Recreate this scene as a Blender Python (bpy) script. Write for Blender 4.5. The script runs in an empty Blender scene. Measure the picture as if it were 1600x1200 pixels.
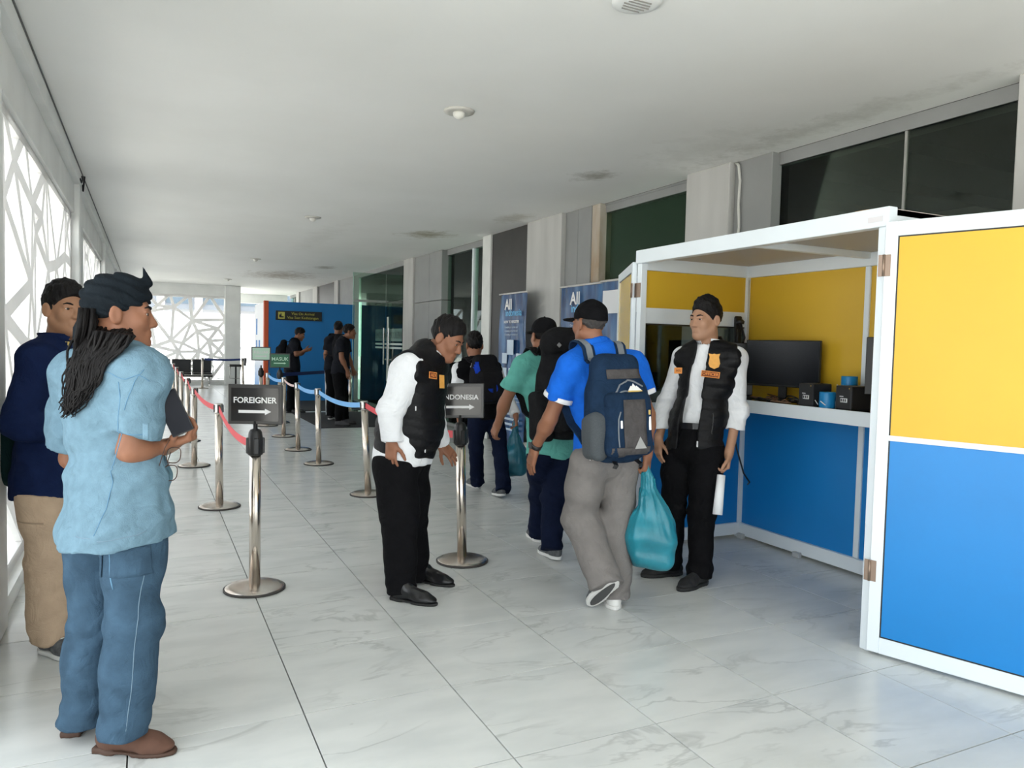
import bpy, bmesh, math, random
import numpy as np
from mathutils import Vector, Matrix
from mathutils.bvhtree import BVHTree
from mathutils.geometry import delaunay_2d_cdt

# ------------------------------------------------------------------ camera, sky, exposure
scene = bpy.context.scene
COL = scene.collection
CAM_H, FPX = 1.42, 1178.0
def cam_basis(vx, vy, rl):
    d1 = np.array([vx-800., 600.-vy, -FPX]); d1 /= np.linalg.norm(d1)
    up = np.array([math.sin(rl), math.cos(rl), 0.]); up -= d1*np.dot(up, d1); up /= np.linalg.norm(up)
    return np.stack([np.cross(d1, up), d1, up])
CR = cam_basis(230., 527.5, -0.0019)
cd = bpy.data.cameras.new('camera'); cam = bpy.data.objects.new('camera', cd); COL.objects.link(cam)
cd.sensor_width = 36.0; cd.lens = FPX/1600*36.0; cd.clip_start = 0.05; cd.clip_end = 300
cam.matrix_world = Matrix.Translation((0, 0, CAM_H)) @ Matrix([list(r) for r in CR]).to_4x4()
scene.camera = cam

world = bpy.data.worlds.new('sky'); scene.world = world; world.use_nodes = True
wn = world.node_tree.nodes; wl = world.node_tree.links
bg = wn['Background']; bg.inputs['Color'].default_value = (0.90, 0.96, 1.0, 1); bg.inputs['Strength'].default_value = 2.0
sd = bpy.data.lights.new('sun', 'SUN'); sd.energy = 9.0; sd.angle = math.radians(3); sd.color = (1, .96, .88)
so = bpy.data.objects.new('sun', sd); COL.objects.link(so); so.rotation_euler = (math.radians(-8), math.radians(28), 0)
vs = scene.view_settings; vs.view_transform = 'Standard'; vs.look = 'None'; vs.gamma = 1.0; vs.use_curve_mapping = False
vs.exposure = 0.68

# ------------------------------------------------------------------ helpers
FWD = CR @ np.array([0, 0, -1.])
def at(x, y, d):
    "point seen at picture position x, y at distance d along the view axis"
    r = CR @ np.array([x-800., 600.-y, -FPX]); return np.array([0, 0, CAM_H]) + r*(d/np.dot(r, FWD))
def vec(*a): return np.array(a, float)
def unit(v): v = np.asarray(v, float); return v/np.linalg.norm(v)
def link(o, parent=None):
    COL.objects.link(o)
    if parent is not None: o.parent = parent
    return o
def tag(o, label=None, cat=None, group=None, kind=None):
    if label: o['label'] = label
    if cat: o['category'] = cat
    if group: o['group'] = group
    if kind: o['kind'] = kind
    return o
def thing(name, label, cat, loc=(0, 0, 0), rz=0, group=None):
    o = bpy.data.objects.new(name, None); o.empty_display_size = .1; o.location = loc; o.rotation_euler = (0, 0, rz)
    link(o); return tag(o, label, cat, group)
def struct(o): o['kind'] = 'structure'; return o

MATS = {}
def mat(name, col, rough=.6, metal=0., noise=0., nscale=8., bump=0., bscale=40., spec=None, coat=0., alpha=None, emit=None, estr=0., col2=None, stretch=(1, 1, 1), trans=None):
    if name in MATS: return MATS[name]
    m = bpy.data.materials.new(name); m.use_nodes = True; nt = m.node_tree; b = nt.nodes['Principled BSDF']
    b.inputs['Base Color'].default_value = (*col, 1); b.inputs['Roughness'].default_value = rough; b.inputs['Metallic'].default_value = metal
    if spec is not None: b.inputs['Specular IOR Level'].default_value = spec
    if coat: b.inputs['Coat Weight'].default_value = coat
    if emit: b.inputs['Emission Color'].default_value = (*emit, 1); b.inputs['Emission Strength'].default_value = estr
    tc = None
    if noise or bump or col2:
        tc = nt.nodes.new('ShaderNodeTexCoord'); mp = nt.nodes.new('ShaderNodeMapping'); mp.inputs['Scale'].default_value = stretch
        nt.links.new(tc.outputs['Object'], mp.inputs['Vector'])
    if noise or col2:
        n = nt.nodes.new('ShaderNodeTexNoise'); n.inputs['Scale'].default_value = nscale; n.inputs['Detail'].default_value = 5
        nt.links.new(mp.outputs[0], n.inputs['Vector'])
        r = nt.nodes.new('ShaderNodeValToRGB'); r.color_ramp.elements[0].position = .32; r.color_ramp.elements[1].position = .68
        a = col2 if col2 else tuple(c*(1-noise) for c in col); e = col if col2 else tuple(min(1, c*(1+noise)) for c in col)
        r.color_ramp.elements[0].color = (*a, 1); r.color_ramp.elements[1].color = (*e, 1)
        nt.links.new(n.outputs['Fac'], r.inputs[0]); nt.links.new(r.outputs[0], b.inputs['Base Color'])
    if bump:
        n2 = nt.nodes.new('ShaderNodeTexNoise'); n2.inputs['Scale'].default_value = bscale; n2.inputs['Detail'].default_value = 3
        nt.links.new(mp.outputs[0], n2.inputs['Vector'])
        bp = nt.nodes.new('ShaderNodeBump'); bp.inputs['Strength'].default_value = bump; bp.inputs['Distance'].default_value = .01
        nt.links.new(n2.outputs['Fac'], bp.inputs['Height']); nt.links.new(bp.outputs[0], b.inputs['Normal'])
    MATS[name] = m; return m
def glassmat(name, tint, refl=1.5, rough=.02):
    if name in MATS: return MATS[name]
    m = bpy.data.materials.new(name); m.use_nodes = True; nt = m.node_tree; nt.nodes.clear()
    out = nt.nodes.new('ShaderNodeOutputMaterial'); mx = nt.nodes.new('ShaderNodeMixShader'); t = nt.nodes.new('ShaderNodeBsdfTransparent')
    g = nt.nodes.new('ShaderNodeBsdfGlossy'); f = nt.nodes.new('ShaderNodeFresnel'); f.inputs['IOR'].default_value = refl
    t.inputs['Color'].default_value = (*tint, 1); g.inputs['Roughness'].default_value = rough; g.inputs['Color'].default_value = (.85, .95, .9, 1)
    nt.links.new(f.outputs[0], mx.inputs[0]); nt.links.new(t.outputs[0], mx.inputs[1]); nt.links.new(g.outputs[0], mx.inputs[2]); nt.links.new(mx.outputs[0], out.inputs[0])
    MATS[name] = m; return m

def arr_mesh(name, v, f, smooth=False):
    me = bpy.data.meshes.new(name); v = np.asarray(v, np.float32); f = np.asarray(f, np.int32)
    me.vertices.add(len(v)); me.vertices.foreach_set('co', v.ravel())
    n, k = f.shape; me.loops.add(n*k); me.loops.foreach_set('vertex_index', f.ravel())
    me.polygons.add(n); me.polygons.foreach_set('loop_start', np.arange(0, n*k, k, dtype=np.int32))
    if smooth: me.polygons.foreach_set('use_smooth', np.ones(n, bool))
    me.update(calc_edges=True); return me
def obj(name, me, m, parent=None):
    o = bpy.data.objects.new(name, me)
    if m is not None: me.materials.clear(); me.materials.append(m)
    return link(o, parent)

class B:
    "a small mesh collector: boxes, tubes, lathes and prisms that make one part"
    def __init__(s): s.bm = bmesh.new()
    def box(s, lo, hi, bev=0., M=None, seg=1):
        lo, hi = Vector(lo), Vector(hi); r = bmesh.ops.create_cube(s.bm, size=1.0); vs_ = r['verts']
        for v in vs_: v.co = Vector((lo[i]+(v.co[i]+.5)*(hi[i]-lo[i]) for i in range(3)))
        if bev > 0:
            es = list({e for v in vs_ for e in v.link_edges})
            q = bmesh.ops.bevel(s.bm, geom=es, offset=bev, segments=seg, affect='EDGES', profile=.5); vs_ = list({v for v in q['verts']} | {v for v in vs_ if v.is_valid})
        if M is not None: bmesh.ops.transform(s.bm, matrix=M, verts=vs_)
        return s
    def bar(s, a, b, w, h, up=(0, 0, 1), bev=0.):
        a, b = Vector(a), Vector(b); y = (b-a); L = y.length; y.normalize(); x = y.cross(Vector(up))
        if x.length < 1e-4: x = y.cross(Vector((1, 0, 0)))
        x.normalize(); z = x.cross(y)
        M = Matrix((( x.x, y.x, z.x, a.x), (x.y, y.y, z.y, a.y), (x.z, y.z, z.z, a.z), (0, 0, 0, 1)))
        return s.box((-w/2, 0, -h/2), (w/2, L, h/2), bev, M)
    def tube(s, pts, r, n=10, cap=True):
        pts = [Vector(p) for p in pts]; rs = r if isinstance(r, (list, tuple)) else [r]*len(pts); rings = []
        t0 = (pts[1]-pts[0]).normalized(); ref = Vector((0, 0, 1)) if abs(t0.z) < .9 else Vector((1, 0, 0)); x = t0.cross(ref).normalized()
        for i, p in enumerate(pts):
            t = (pts[min(i+1, len(pts)-1)]-pts[max(i-1, 0)]).normalized(); x = (x-t*x.dot(t)).normalized(); y = t.cross(x)
            rings.append([s.bm.verts.new(p+(x*math.cos(k*2*math.pi/n)+y*math.sin(k*2*math.pi/n))*rs[i]) for k in range(n)])
        for a, b in zip(rings, rings[1:]):
            for k in range(n): s.bm.faces.new((a[k], a[(k+1) % n], b[(k+1) % n], b[k])).smooth = True
        if cap: s.bm.faces.new(rings[0][::-1]); s.bm.faces.new(rings[-1])
        return s
    def lathe(s, prof, n=28, c=(0, 0, 0), M=None, smooth=True):
        rings = []
        for r, z in prof:
            rings.append([s.bm.verts.new(Vector((c[0]+r*math.cos(k*2*math.pi/n), c[1]+r*math.sin(k*2*math.pi/n), c[2]+z))) for k in range(n)])
        for a, b in zip(rings, rings[1:]):
            for k in range(n): s.bm.faces.new((a[k], a[(k+1) % n], b[(k+1) % n], b[k])).smooth = smooth
        s.bm.faces.new(rings[0][::-1]); s.bm.faces.new(rings[-1])
        if M is not None: bmesh.ops.transform(s.bm, matrix=M, verts=[v for r in rings for v in r])
        return s
    def prism(s, poly, z0, z1, M=None):
        a = [s.bm.verts.new((x, y, z0)) for x, y in poly]; b = [s.bm.verts.new((x, y, z1)) for x, y in poly]; n = len(poly)
        s.bm.faces.new(a[::-1]); s.bm.faces.new(b)
        for k in range(n): s.bm.faces.new((a[k], a[(k+1) % n], b[(k+1) % n], b[k]))
        if M is not None: bmesh.ops.transform(s.bm, matrix=M, verts=a+b)
        return s
    def ribbon(s, pts, ups, w, t):
        "flat band: centre points, direction of its width at each point, width, thickness"
        pts = [Vector(p) for p in pts]; rows = []
        for i, p in enumerate(pts):
            d = (pts[min(i+1, len(pts)-1)]-pts[max(i-1, 0)]).normalized(); u = Vector(ups[i] if isinstance(ups, list) else ups); u = (u-d*u.dot(d)).normalized(); nrm = d.cross(u)
            rows.append([s.bm.verts.new(p+u*(a*w/2)+nrm*(b*t/2)) for a, b in ((-1, -1), (1, -1), (1, 1), (-1, 1))])
        for a, b in zip(rows, rows[1:]):
            for k in range(4): s.bm.faces.new((a[k], a[(k+1) % 4], b[(k+1) % 4], b[k]))
        s.bm.faces.new(rows[0][::-1]); s.bm.faces.new(rows[-1]); return s
    def mesh(s, name):
        bmesh.ops.recalc_face_normals(s.bm, faces=s.bm.faces); me = bpy.data.meshes.new(name); s.bm.to_mesh(me); s.bm.free(); return me
    def build(s, name, m, parent=None): return obj(name, s.mesh(name), m, parent)

def frame_M(o, x, y, z):
    o, x, y, z = map(Vector, (o, x, y, z)); return Matrix(((x.x, y.x, z.x, o.x), (x.y, y.y, z.y, o.y), (x.z, y.z, z.z, o.z), (0, 0, 0, 1)))
def text_mesh(txt, size, depth=.002, align='CENTER', bold=0.):
    cu = bpy.data.curves.new('lettering', 'FONT'); cu.body = txt; cu.size = size; cu.extrude = depth/2; cu.align_x = align; cu.align_y = 'CENTER'; cu.offset = bold; cu.resolution_u = 3
    o = bpy.data.objects.new('lettering', cu); COL.objects.link(o); dg = bpy.context.evaluated_depsgraph_get()
    me = bpy.data.meshes.new_from_object(o.evaluated_get(dg)); bpy.data.objects.remove(o); bpy.data.curves.remove(cu); return me
def text(name, txt, size, m, parent, o, x, y, depth=.002, bold=0., align='CENTER', sx=1.):
    "raised lettering in the plane of x (reading direction) and y (up) at o"
    me = text_mesh(txt, size, depth, align, bold); x, y = Vector(x).normalized(), Vector(y).normalized(); me.transform(frame_M(o, x*sx, y, x.cross(y)))
    return obj(name, me, m, parent)
# ------------------------------------------------------------------ materials of the place
CEIL, XW, XL = 3.08, 4.65, -0.60
white_paint = mat('white_paint', (.80, .81, .79), .7, noise=.05, nscale=2.5, bump=.1, bscale=30)
alu_white = mat('powder_coated_white', (.80, .86, .90), .3, noise=.02, nscale=3)
grey_clad = mat('grey_cladding', (.27, .275, .27), .55, noise=.06, nscale=3)
pillar_mat = mat('pillar_plaster', (.50, .495, .475), .75, noise=.08, nscale=1.6, bump=.1, bscale=50, stretch=(3, 3, .6))
dark_panel = mat('dark_panel', (.030, .027, .026), .45, noise=.15, nscale=5)
steel = mat('brushed_steel', (.62, .60, .57), .22, 1., noise=.08, nscale=6, stretch=(1, 1, .3))
black_plastic = mat('black_plastic', (.012, .012, .013), .4)
screen_paint = mat('screen_paint', (.88, .87, .85), .7, noise=.06, nscale=3)
ground_mat = mat('pale_concrete', (.70, .69, .66), .85, noise=.1, nscale=.6)

def translucent(m, w):
    nt = m.node_tree; b = nt.nodes['Principled BSDF']; out = nt.nodes['Material Output']; t = nt.nodes.new('ShaderNodeBsdfTranslucent'); t.inputs['Color'].default_value = (.9, .9, .9, 1); mx = nt.nodes.new('ShaderNodeMixShader'); mx.inputs[0].default_value = w
    nt.links.new(b.outputs[0], mx.inputs[1]); nt.links.new(t.outputs[0], mx.inputs[2]); nt.links.new(mx.outputs[0], out.inputs[0])
translucent(screen_paint, .3)  # translucency added to brighten the screen bars, standing in for glare from outside
def tile_material():
    m = bpy.data.materials.new('veined_porcelain'); m.use_nodes = True; nt = m.node_tree; b = nt.nodes['Principled BSDF']; N = nt.nodes.new; L = nt.links.new
    tc = N('ShaderNodeTexCoord'); oi = N('ShaderNodeObjectInfo'); geo = N('ShaderNodeNewGeometry')
    sc = N('ShaderNodeVectorMath'); sc.operation = 'SCALE'; sc.inputs['Scale'].default_value = 37.; cmb = N('ShaderNodeCombineXYZ')
    L(oi.outputs['Random'], cmb.inputs[0]); L(oi.outputs['Random'], cmb.inputs[1]); L(cmb.outputs[0], sc.inputs[0])
    ad = N('ShaderNodeVectorMath'); ad.operation = 'ADD'; L(geo.outputs['Position'], ad.inputs[0]); L(sc.outputs[0], ad.inputs[1])
    mp = N('ShaderNodeMapping'); mp.inputs['Scale'].default_value = (1.0, 2.6, 1); mp.inputs['Rotation'].default_value = (0, 0, .25); L(ad.outputs[0], mp.inputs[0])
    n1 = N('ShaderNodeTexNoise'); n1.inputs['Scale'].default_value = 1.5; n1.inputs['Detail'].default_value = 5; n1.inputs['Roughness'].default_value = .55; n1.inputs['Distortion'].default_value = .6; L(mp.outputs[0], n1.inputs[0])
    s = N('ShaderNodeMath'); s.operation = 'SUBTRACT'; s.inputs[1].default_value = .5; L(n1.outputs['Fac'], s.inputs[0])
    a = N('ShaderNodeMath'); a.operation = 'ABSOLUTE'; L(s.outputs[0], a.inputs[0])
    r = N('ShaderNodeValToRGB'); e = r.color_ramp.elements; e[0].position = 0.; e[0].color = (1, 1, 1, 1); e[1].position = .028; e[1].color = (0, 0, 0, 1); L(a.outputs[0], r.inputs[0])
    n2 = N('ShaderNodeTexNoise'); n2.inputs['Scale'].default_value = 1.7; n2.inputs['Detail'].default_value = 2; L(ad.outputs[0], n2.inputs[0])
    r2 = N('ShaderNodeValToRGB'); r2.color_ramp.elements[0].position = .44; r2.color_ramp.elements[1].position = .62; L(n2.outputs['Fac'], r2.inputs[0])
    mu = N('ShaderNodeMath'); mu.operation = 'MULTIPLY'; L(r.outputs[0], mu.inputs[0]); L(r2.outputs[0], mu.inputs[1])
    mu2 = N('ShaderNodeMath'); mu2.operation = 'MULTIPLY'; mu2.inputs[1].default_value = .42; L(mu.outputs[0], mu2.inputs[0])
    n3 = N('ShaderNodeTexNoise'); n3.inputs['Scale'].default_value = 2.2; n3.inputs['Detail'].default_value = 6; L(mp.outputs[0], n3.inputs[0])
    r3 = N('ShaderNodeValToRGB'); r3.color_ramp.elements[0].position = .35; r3.color_ramp.elements[0].color = (.60, .62, .605, 1); r3.color_ramp.elements[1].position = .6; r3.color_ramp.elements[1].color = (.68, .695, .675, 1); L(n3.outputs['Fac'], r3.inputs[0])
    mx = N('ShaderNodeMix'); mx.data_type = 'RGBA'; mx.inputs[7].default_value = (.30, .31, .30, 1); L(mu2.outputs[0], mx.inputs[0]); L(r3.outputs[0], mx.inputs[6]); L(mx.outputs[2], b.inputs['Base Color'])
    b.inputs['Roughness'].default_value = .23; b.inputs['Specular IOR Level'].default_value = .5
    return m
tile_mat = tile_material()

def ceiling_material():
    m = bpy.data.materials.new('stained_ceiling'); m.use_nodes = True; nt = m.node_tree; b = nt.nodes['Principled BSDF']; N = nt.nodes.new; L = nt.links.new
    geo = N('ShaderNodeNewGeometry'); n = N('ShaderNodeTexNoise'); n.inputs['Scale'].default_value = .8; n.inputs['Detail'].default_value = 4; L(geo.outputs['Position'], n.inputs[0])
    r = N('ShaderNodeValToRGB'); r.color_ramp.elements[0].position = .3; r.color_ramp.elements[0].color = (.82, .82, .79, 1); r.color_ramp.elements[1].position = .7; r.color_ramp.elements[1].color = (.87, .87, .845, 1); L(n.outputs['Fac'], r.inputs[0])
    col = r.outputs[0]
    n2 = N('ShaderNodeTexNoise'); n2.inputs['Scale'].default_value = 6; n2.inputs['Detail'].default_value = 6; n2.inputs['Roughness'].default_value = .7; L(geo.outputs['Position'], n2.inputs[0])
    # damp stains: place, size along x and y, strength, colour
    for (x, y, sx, sy, st, c) in ((3.88, 6.33, .22, .28, .75, (.30, .28, .22)), (3.85, 11.0, .45, .55, .8, (.33, .29, .18)), (4.3, 8.9, .25, .5, .5, (.38, .35, .26)),
                                  (3.1, 20.0, 1.0, 1.6, .75, (.30, .24, .17)), (3.6, 17.2, .3, .5, .7, (.28, .25, .2)), (4.2, 5.0, .5, .8, .28, (.5, .5, .45)), (2.5, 12.5, .3, 2.2, .2, (.5, .48, .42)), (4.45, 4.2, .2, 1.5, .4, (.42, .41, .36))):
        mp = N('ShaderNodeMapping'); mp.vector_type = 'POINT'; mp.inputs['Location'].default_value = (-x/sx, -y/sy, -CEIL); mp.inputs['Scale'].default_value = (1/sx, 1/sy, 1); L(geo.outputs['Position'], mp.inputs[0])
        ln = N('ShaderNodeVectorMath'); ln.operation = 'LENGTH'; L(mp.outputs[0], ln.inputs[0])
        ma = N('ShaderNodeMath'); ma.operation = 'MULTIPLY_ADD'; ma.inputs[1].default_value = 2.6; L(n2.outputs['Fac'], ma.inputs[0]); L(ln.outputs['Value'], ma.inputs[2])
        mr = N('ShaderNodeMapRange'); mr.inputs['From Min'].default_value = 2.25; mr.inputs['From Max'].default_value = 1.35; mr.inputs['To Min'].default_value = 0; mr.inputs['To Max'].default_value = st; L(ma.outputs[0], mr.inputs['Value'])
        mx = N('ShaderNodeMix'); mx.data_type = 'RGBA'; mx.inputs[7].default_value = (*c, 1); L(mr.outputs[0], mx.inputs[0]); L(col, mx.inputs[6]); col = mx.outputs[2]
    L(col, b.inputs['Base Color']); b.inputs['Roughness'].default_value = .75
    n4 = N('ShaderNodeTexNoise'); n4.inputs['Scale'].default_value = 2.; n4.inputs['Detail'].default_value = 3; L(geo.outputs['Position'], n4.inputs[0])
    bp = N('ShaderNodeBump'); bp.inputs['Strength'].default_value = .25; bp.inputs['Distance'].default_value = .04; L(n4.outputs['Fac'], bp.inputs['Height']); L(bp.outputs[0], b.inputs['Normal'])
    return m

# ------------------------------------------------------------------ floor of separate tiles
Y0, Y1 = -5.0, 28.9
grout = mat('grout', (.10, .10, .095), .9)
floor = struct(B().box((XL-.14, Y0, -.25), (XW, Y1, -.012)).build('floor', grout))
TX, TY, TS = .537, 3.464, .6
tiles = []
for i in range(-2, 8):
    for j in range(-15, 43):
        x0, y0 = TX+TS*i, TY+TS*j
        if x0+TS < XL-.14 or x0 > XW or y0 < Y0 or y0 > Y1-.3: continue
        tiles.append((max(x0, XL-.14), min(x0+TS, XW), y0, y0+TS))
def tile_key(t):
    cx, cy = (t[0]+t[1])/2, (t[2]+t[3])/2; p = np.array([cx, cy, -CAM_H]); d = p@FWD
    if d < .6: return 1e6+abs(cy)
    q = CR.T@p; u, v = FPX*q[0]/d, -FPX*q[1]/d
    return (0 if abs(u) < 1050 and v < 900 else 1e5)+d
tiles.sort(key=tile_key)
shared = {}
for k, (a, b_, c, d) in enumerate(tiles[:300]):
    key = (round(b_-a, 3), round(d-c, 3))
    if key not in shared:
        w, h = key; g = .0026; s_ = B().box((g-w/2, g-h/2, -.012), (w/2-g, h/2-g, 0), .0005); shared[key] = s_.mesh('floor_tile'); shared[key].materials.append(tile_mat)
    o = bpy.data.objects.new('floor_tile', shared[key]); o.location = ((a+b_)/2, (c+d)/2, 0); link(o, floor)
s_ = B()
for (a, b_, c, d) in tiles[300:]: s_.box((a+.0022, c+.0022, -.012), (b_-.0022, d-.0022, 0))
s_.build('floor_tile_field', tile_mat, floor)['kind'] = 'stuff'

ceiling = struct(B().box((XL-.35, Y0, CEIL), (XW+.1, Y1, CEIL+.3)).build('ceiling', ceiling_material()))
g = struct(B().box((-60, -40, -.6), (XL-.14, 90, -.26)).box((-.74, 28.9, -.6), (40, 90, -.26)).box((-.74, -40, -.6), (40, Y0, -.26)).build('floor_outside', ground_mat))

# ------------------------------------------------------------------ left side: pillars, beam, pierced screens
wl_ = B().box((XL-.14, 3.2, 0), (XL-.04, 25.2, .09))
wl_.box((XL-.22, Y0, CEIL-.13), (XL, 25.2, CEIL)).box((XL-.20, Y0, CEIL-.42), (XL-.06, 25.2, CEIL-.13))
wall_left = struct(wl_.build('wall_left', white_paint))
PY = [(3.05, 4.3), (8.85, 9.25), (14.1, 14.5), (19.35, 19.75), (24.75, 25.15)]
for a, b_ in PY: B().box((XL-.34, a, 0), (XL-.01, b_, CEIL-.12), .012).build('pillar', white_paint, wall_left)
B().box((XL-.34, -2.6, 0), (XL-.01, -2.2, CEIL-.12), .012).build('pillar', white_paint, wall_left)
B().tube([(XL+.004, 8.7, 2.98), (XL+.012, 8.75, 2.95), (XL+.02, 8.8, 2.99), (XL+.01, 8.85, 3.03), (XL+.03, 8.9, 3.04), (XL+.012, 8.95, 2.9), (XL+.006, 9.0, 2.97)], .008, 6).build('wire_stub', black_plastic, wall_left)
B().tube([(XL+.004, y, CEIL-.006) for y in np.linspace(1, 24, 12)], .006, 6).build('cable', mat('grey_cable', (.12, .12, .12), .6), wall_left)

def star_screen(W, H, seed, bar=.085, th=.035, cell=.62):
    "a cut sheet: star knots in a loose grid, joined by spokes to their neighbours"
    rnd = random.Random(seed); pts = []; nx = max(2, round(W/cell)); nz = round(H/cell)
    for j in range(nz+1):
        for i in range(nx+1):
            x, z = W*i/nx, H*j/nz
            if (i+j) % 2 == 0 or rnd.random() < .55:
                jx = 0 if i in (0, nx) else rnd.uniform(-.17, .17); jz = 0 if j in (0, nz) else rnd.uniform(-.17, .17)
                pts.append((x+jx, z+jz))
            if i < nx and j < nz and rnd.random() < .35: pts.append((x+W/nx*rnd.uniform(.35, .65), z+H/nz*rnd.uniform(.35, .65)))
    pts += [(0, 0), (W, 0), (0, H), (W, H)]
    v, e, f, *_ = delaunay_2d_cdt([Vector(p) for p in pts], [], [], 0, .05)
    s = B(); t = th/2; V = {}
    def vert(c, y):
        k = (round(c.x, 4), round(c.y, 4), y)
        if k not in V: V[k] = s.bm.verts.new((c.x, y, c.y))
        return V[k]
    for tri in f:
        p = [v[i] for i in tri]; n3 = len(p); ar = sum(p[i].x*p[(i+1) % n3].y-p[(i+1) % n3].x*p[i].y for i in range(n3))
        if ar < 0: p = p[::-1]
        ws = [bar*rnd.uniform(.42, .62) for _ in p]; ins = []
        for i in range(n3):   # corner where the two neighbouring rims meet
            d0 = (p[i]-p[i-1]).normalized(); d1 = (p[(i+1) % n3]-p[i]).normalized(); n0, n1 = Vector((-d0.y, d0.x)), Vector((-d1.y, d1.x)); det = n0.x*n1.y-n0.y*n1.x
            c0, c1 = n0.dot(p[i])+ws[i-1], n1.dot(p[i])+ws[i]
            ins.append(Vector(((c0*n1.y-c1*n0.y)/det, (n0.x*c1-n1.x*c0)/det)) if abs(det) > 1e-4 else p[i])
        a2 = sum(ins[i].x*ins[(i+1) % n3].y-ins[(i+1) % n3].x*ins[i].y for i in range(n3))
        ok = a2 > .004 and all((ins[(i+1) % n3]-ins[i]).dot(p[(i+1) % n3]-p[i]) > 0 for i in range(n3))
        for y in (-t, t):
            if ok:
                for i in range(n3): s.bm.faces.new((vert(p[i], y), vert(p[(i+1) % n3], y), s.bm.verts.new((ins[(i+1) % n3].x, y, ins[(i+1) % n3].y)), s.bm.verts.new((ins[i].x, y, ins[i].y))))
            else: s.bm.faces.new([vert(q, y) for q in p])
        if ok:
            for i in range(n3):
                q0, q1 = ins[i], ins[(i+1) % n3]; s.bm.faces.new([s.bm.verts.new((q.x, y, q.y)) for q, y in ((q0, -t), (q1, -t), (q1, t), (q0, t))])
    t *= 1.15
    s.box((-.02, -t, -.03), (W+.02, t, .07)).box((-.02, -t, H-.08), (W+.02, t, H+.03)).box((-.03, -t, 0), (.045, t, H)).box((W-.045, -t, 0), (W+.03, t, H))
    return s.mesh('pierced_screen')
SZ0, SZ1 = .09, CEIL-.40
for k, (a, b_) in enumerate(((4.3, 8.85), (9.25, 14.1), (14.5, 19.35), (19.75, 24.75))):
    o = obj('pierced_screen', star_screen(b_-a, SZ1-SZ0, 11+k), screen_paint, wall_left); o.location = (XL-.11, a, SZ0); o.rotation_euler = (0, 0, math.pi/2)

# ------------------------------------------------------------------ far end
YE = 25.0
end = B().box((XL-.1, YE-.06, 2.74), (2.2, YE+.14, CEIL)).box((XL-.1, YE-.05, 0), (2.2, YE+.13, .1)).box((2.62, 28.7, 2.74), (XW, 28.9, CEIL)).box((3.85, 28.7, 0), (XW+.1, 28.9, 2.74))
wall_back = struct(end.build('wall_back', white_paint))
B().box((2.16, YE-.12, 0), (2.62, YE+.25, CEIL-.0), .015).build('pillar', white_paint, wall_back)
o = obj('pierced_screen', star_screen(2.2-XL, 2.66, 5, bar=.085, cell=.6), screen_paint, wall_back); o.location = (XL, YE+.03, .09)

# ------------------------------------------------------------------ right side: pillars, cladding, glazing
wr = B()
wr.box((XW+.12, -2, 2.98), (XW+.3, 28.9, CEIL)).box((XW+.12, -2, 0), (XW+.2, 28.9, .05))
wall_right = struct(wr.build('wall_right', grey_clad))
def wpart(name, y0, y1, x0, x1, m, z0=0., z1=CEIL, bev=.006): return B().box((x0, y0, z0), (x1, y1, z1), bev).build(name, m, wall_right)
for y0, y1 in ((5.24, 5.83), (8.23, 9.17), (14.03, 14.63), (20.42, 20.86), (23.2, 23.85), (26.25, 26.75)): wpart('pillar', y0, y1, XW-.03, XW+.3, pillar_mat)
wpart('pillar', 2.2, 2.79, XW-.03, XW+.3, pillar_mat)
for y0, y1 in ((4.79, 5.24), (7.63, 7.93), (7.93, 8.23)): wpart('cladding_panel', y0+.003, y1-.003, XW+.03, XW+.3, grey_clad)
for y0, y1 in ((12.55, 13.2), (13.2, 14.03)):
    for z0, z1 in ((0, 1.15), (1.15, 2.2), (2.2, CEIL)): wpart('cladding_panel', y0+.004, y1-.004, XW+.01, XW+.3, grey_clad, z0+.004, z1-.004)
wpart('dark_wall_panel', 9.17, 10.42, XW+.02, XW+.3, dark_panel)
wpart('dark_wall_panel', 20.86, 23.2, XW+.02, XW+.3, dark_panel); wpart('cladding_panel', 23.85, 26.25, XW+.02, XW+.3, grey_clad)
wpart('cladding_panel', 18.3, 20.42, XW+.02, XW+.3, grey_clad)
wpart('cladding_panel', -2., 2.2, XW+.02, XW+.3, grey_clad)
white_frame = mat('white_frame', (.72, .73, .70), .5, noise=.06, nscale=4)
wpart('frame_post', 10.42, 10.72, XW-.01, XW+.2, white_frame); wpart('frame_post', 7.46, 7.63, XW+.04, XW+.25, mat('flaking_frame', (.56, .54, .48), .8, col2=(.38, .27, .17), nscale=3.5, stretch=(1, 1, .35)))
# the dim room behind the glass
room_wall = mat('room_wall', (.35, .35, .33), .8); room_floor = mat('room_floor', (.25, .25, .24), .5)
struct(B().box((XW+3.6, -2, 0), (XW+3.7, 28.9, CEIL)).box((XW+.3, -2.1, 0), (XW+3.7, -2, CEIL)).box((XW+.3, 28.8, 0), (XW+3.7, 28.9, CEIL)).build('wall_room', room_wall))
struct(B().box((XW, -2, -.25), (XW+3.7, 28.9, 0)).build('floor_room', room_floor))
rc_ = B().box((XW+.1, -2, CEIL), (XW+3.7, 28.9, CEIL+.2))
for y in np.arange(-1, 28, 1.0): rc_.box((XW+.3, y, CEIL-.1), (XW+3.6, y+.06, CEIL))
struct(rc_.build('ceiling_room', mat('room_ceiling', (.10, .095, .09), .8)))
g_dark = glassmat('tinted_glass', (.66, .68, .64), 1.45); g_green = glassmat('green_glass', (.72, .82, .76), 1.28)
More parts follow.
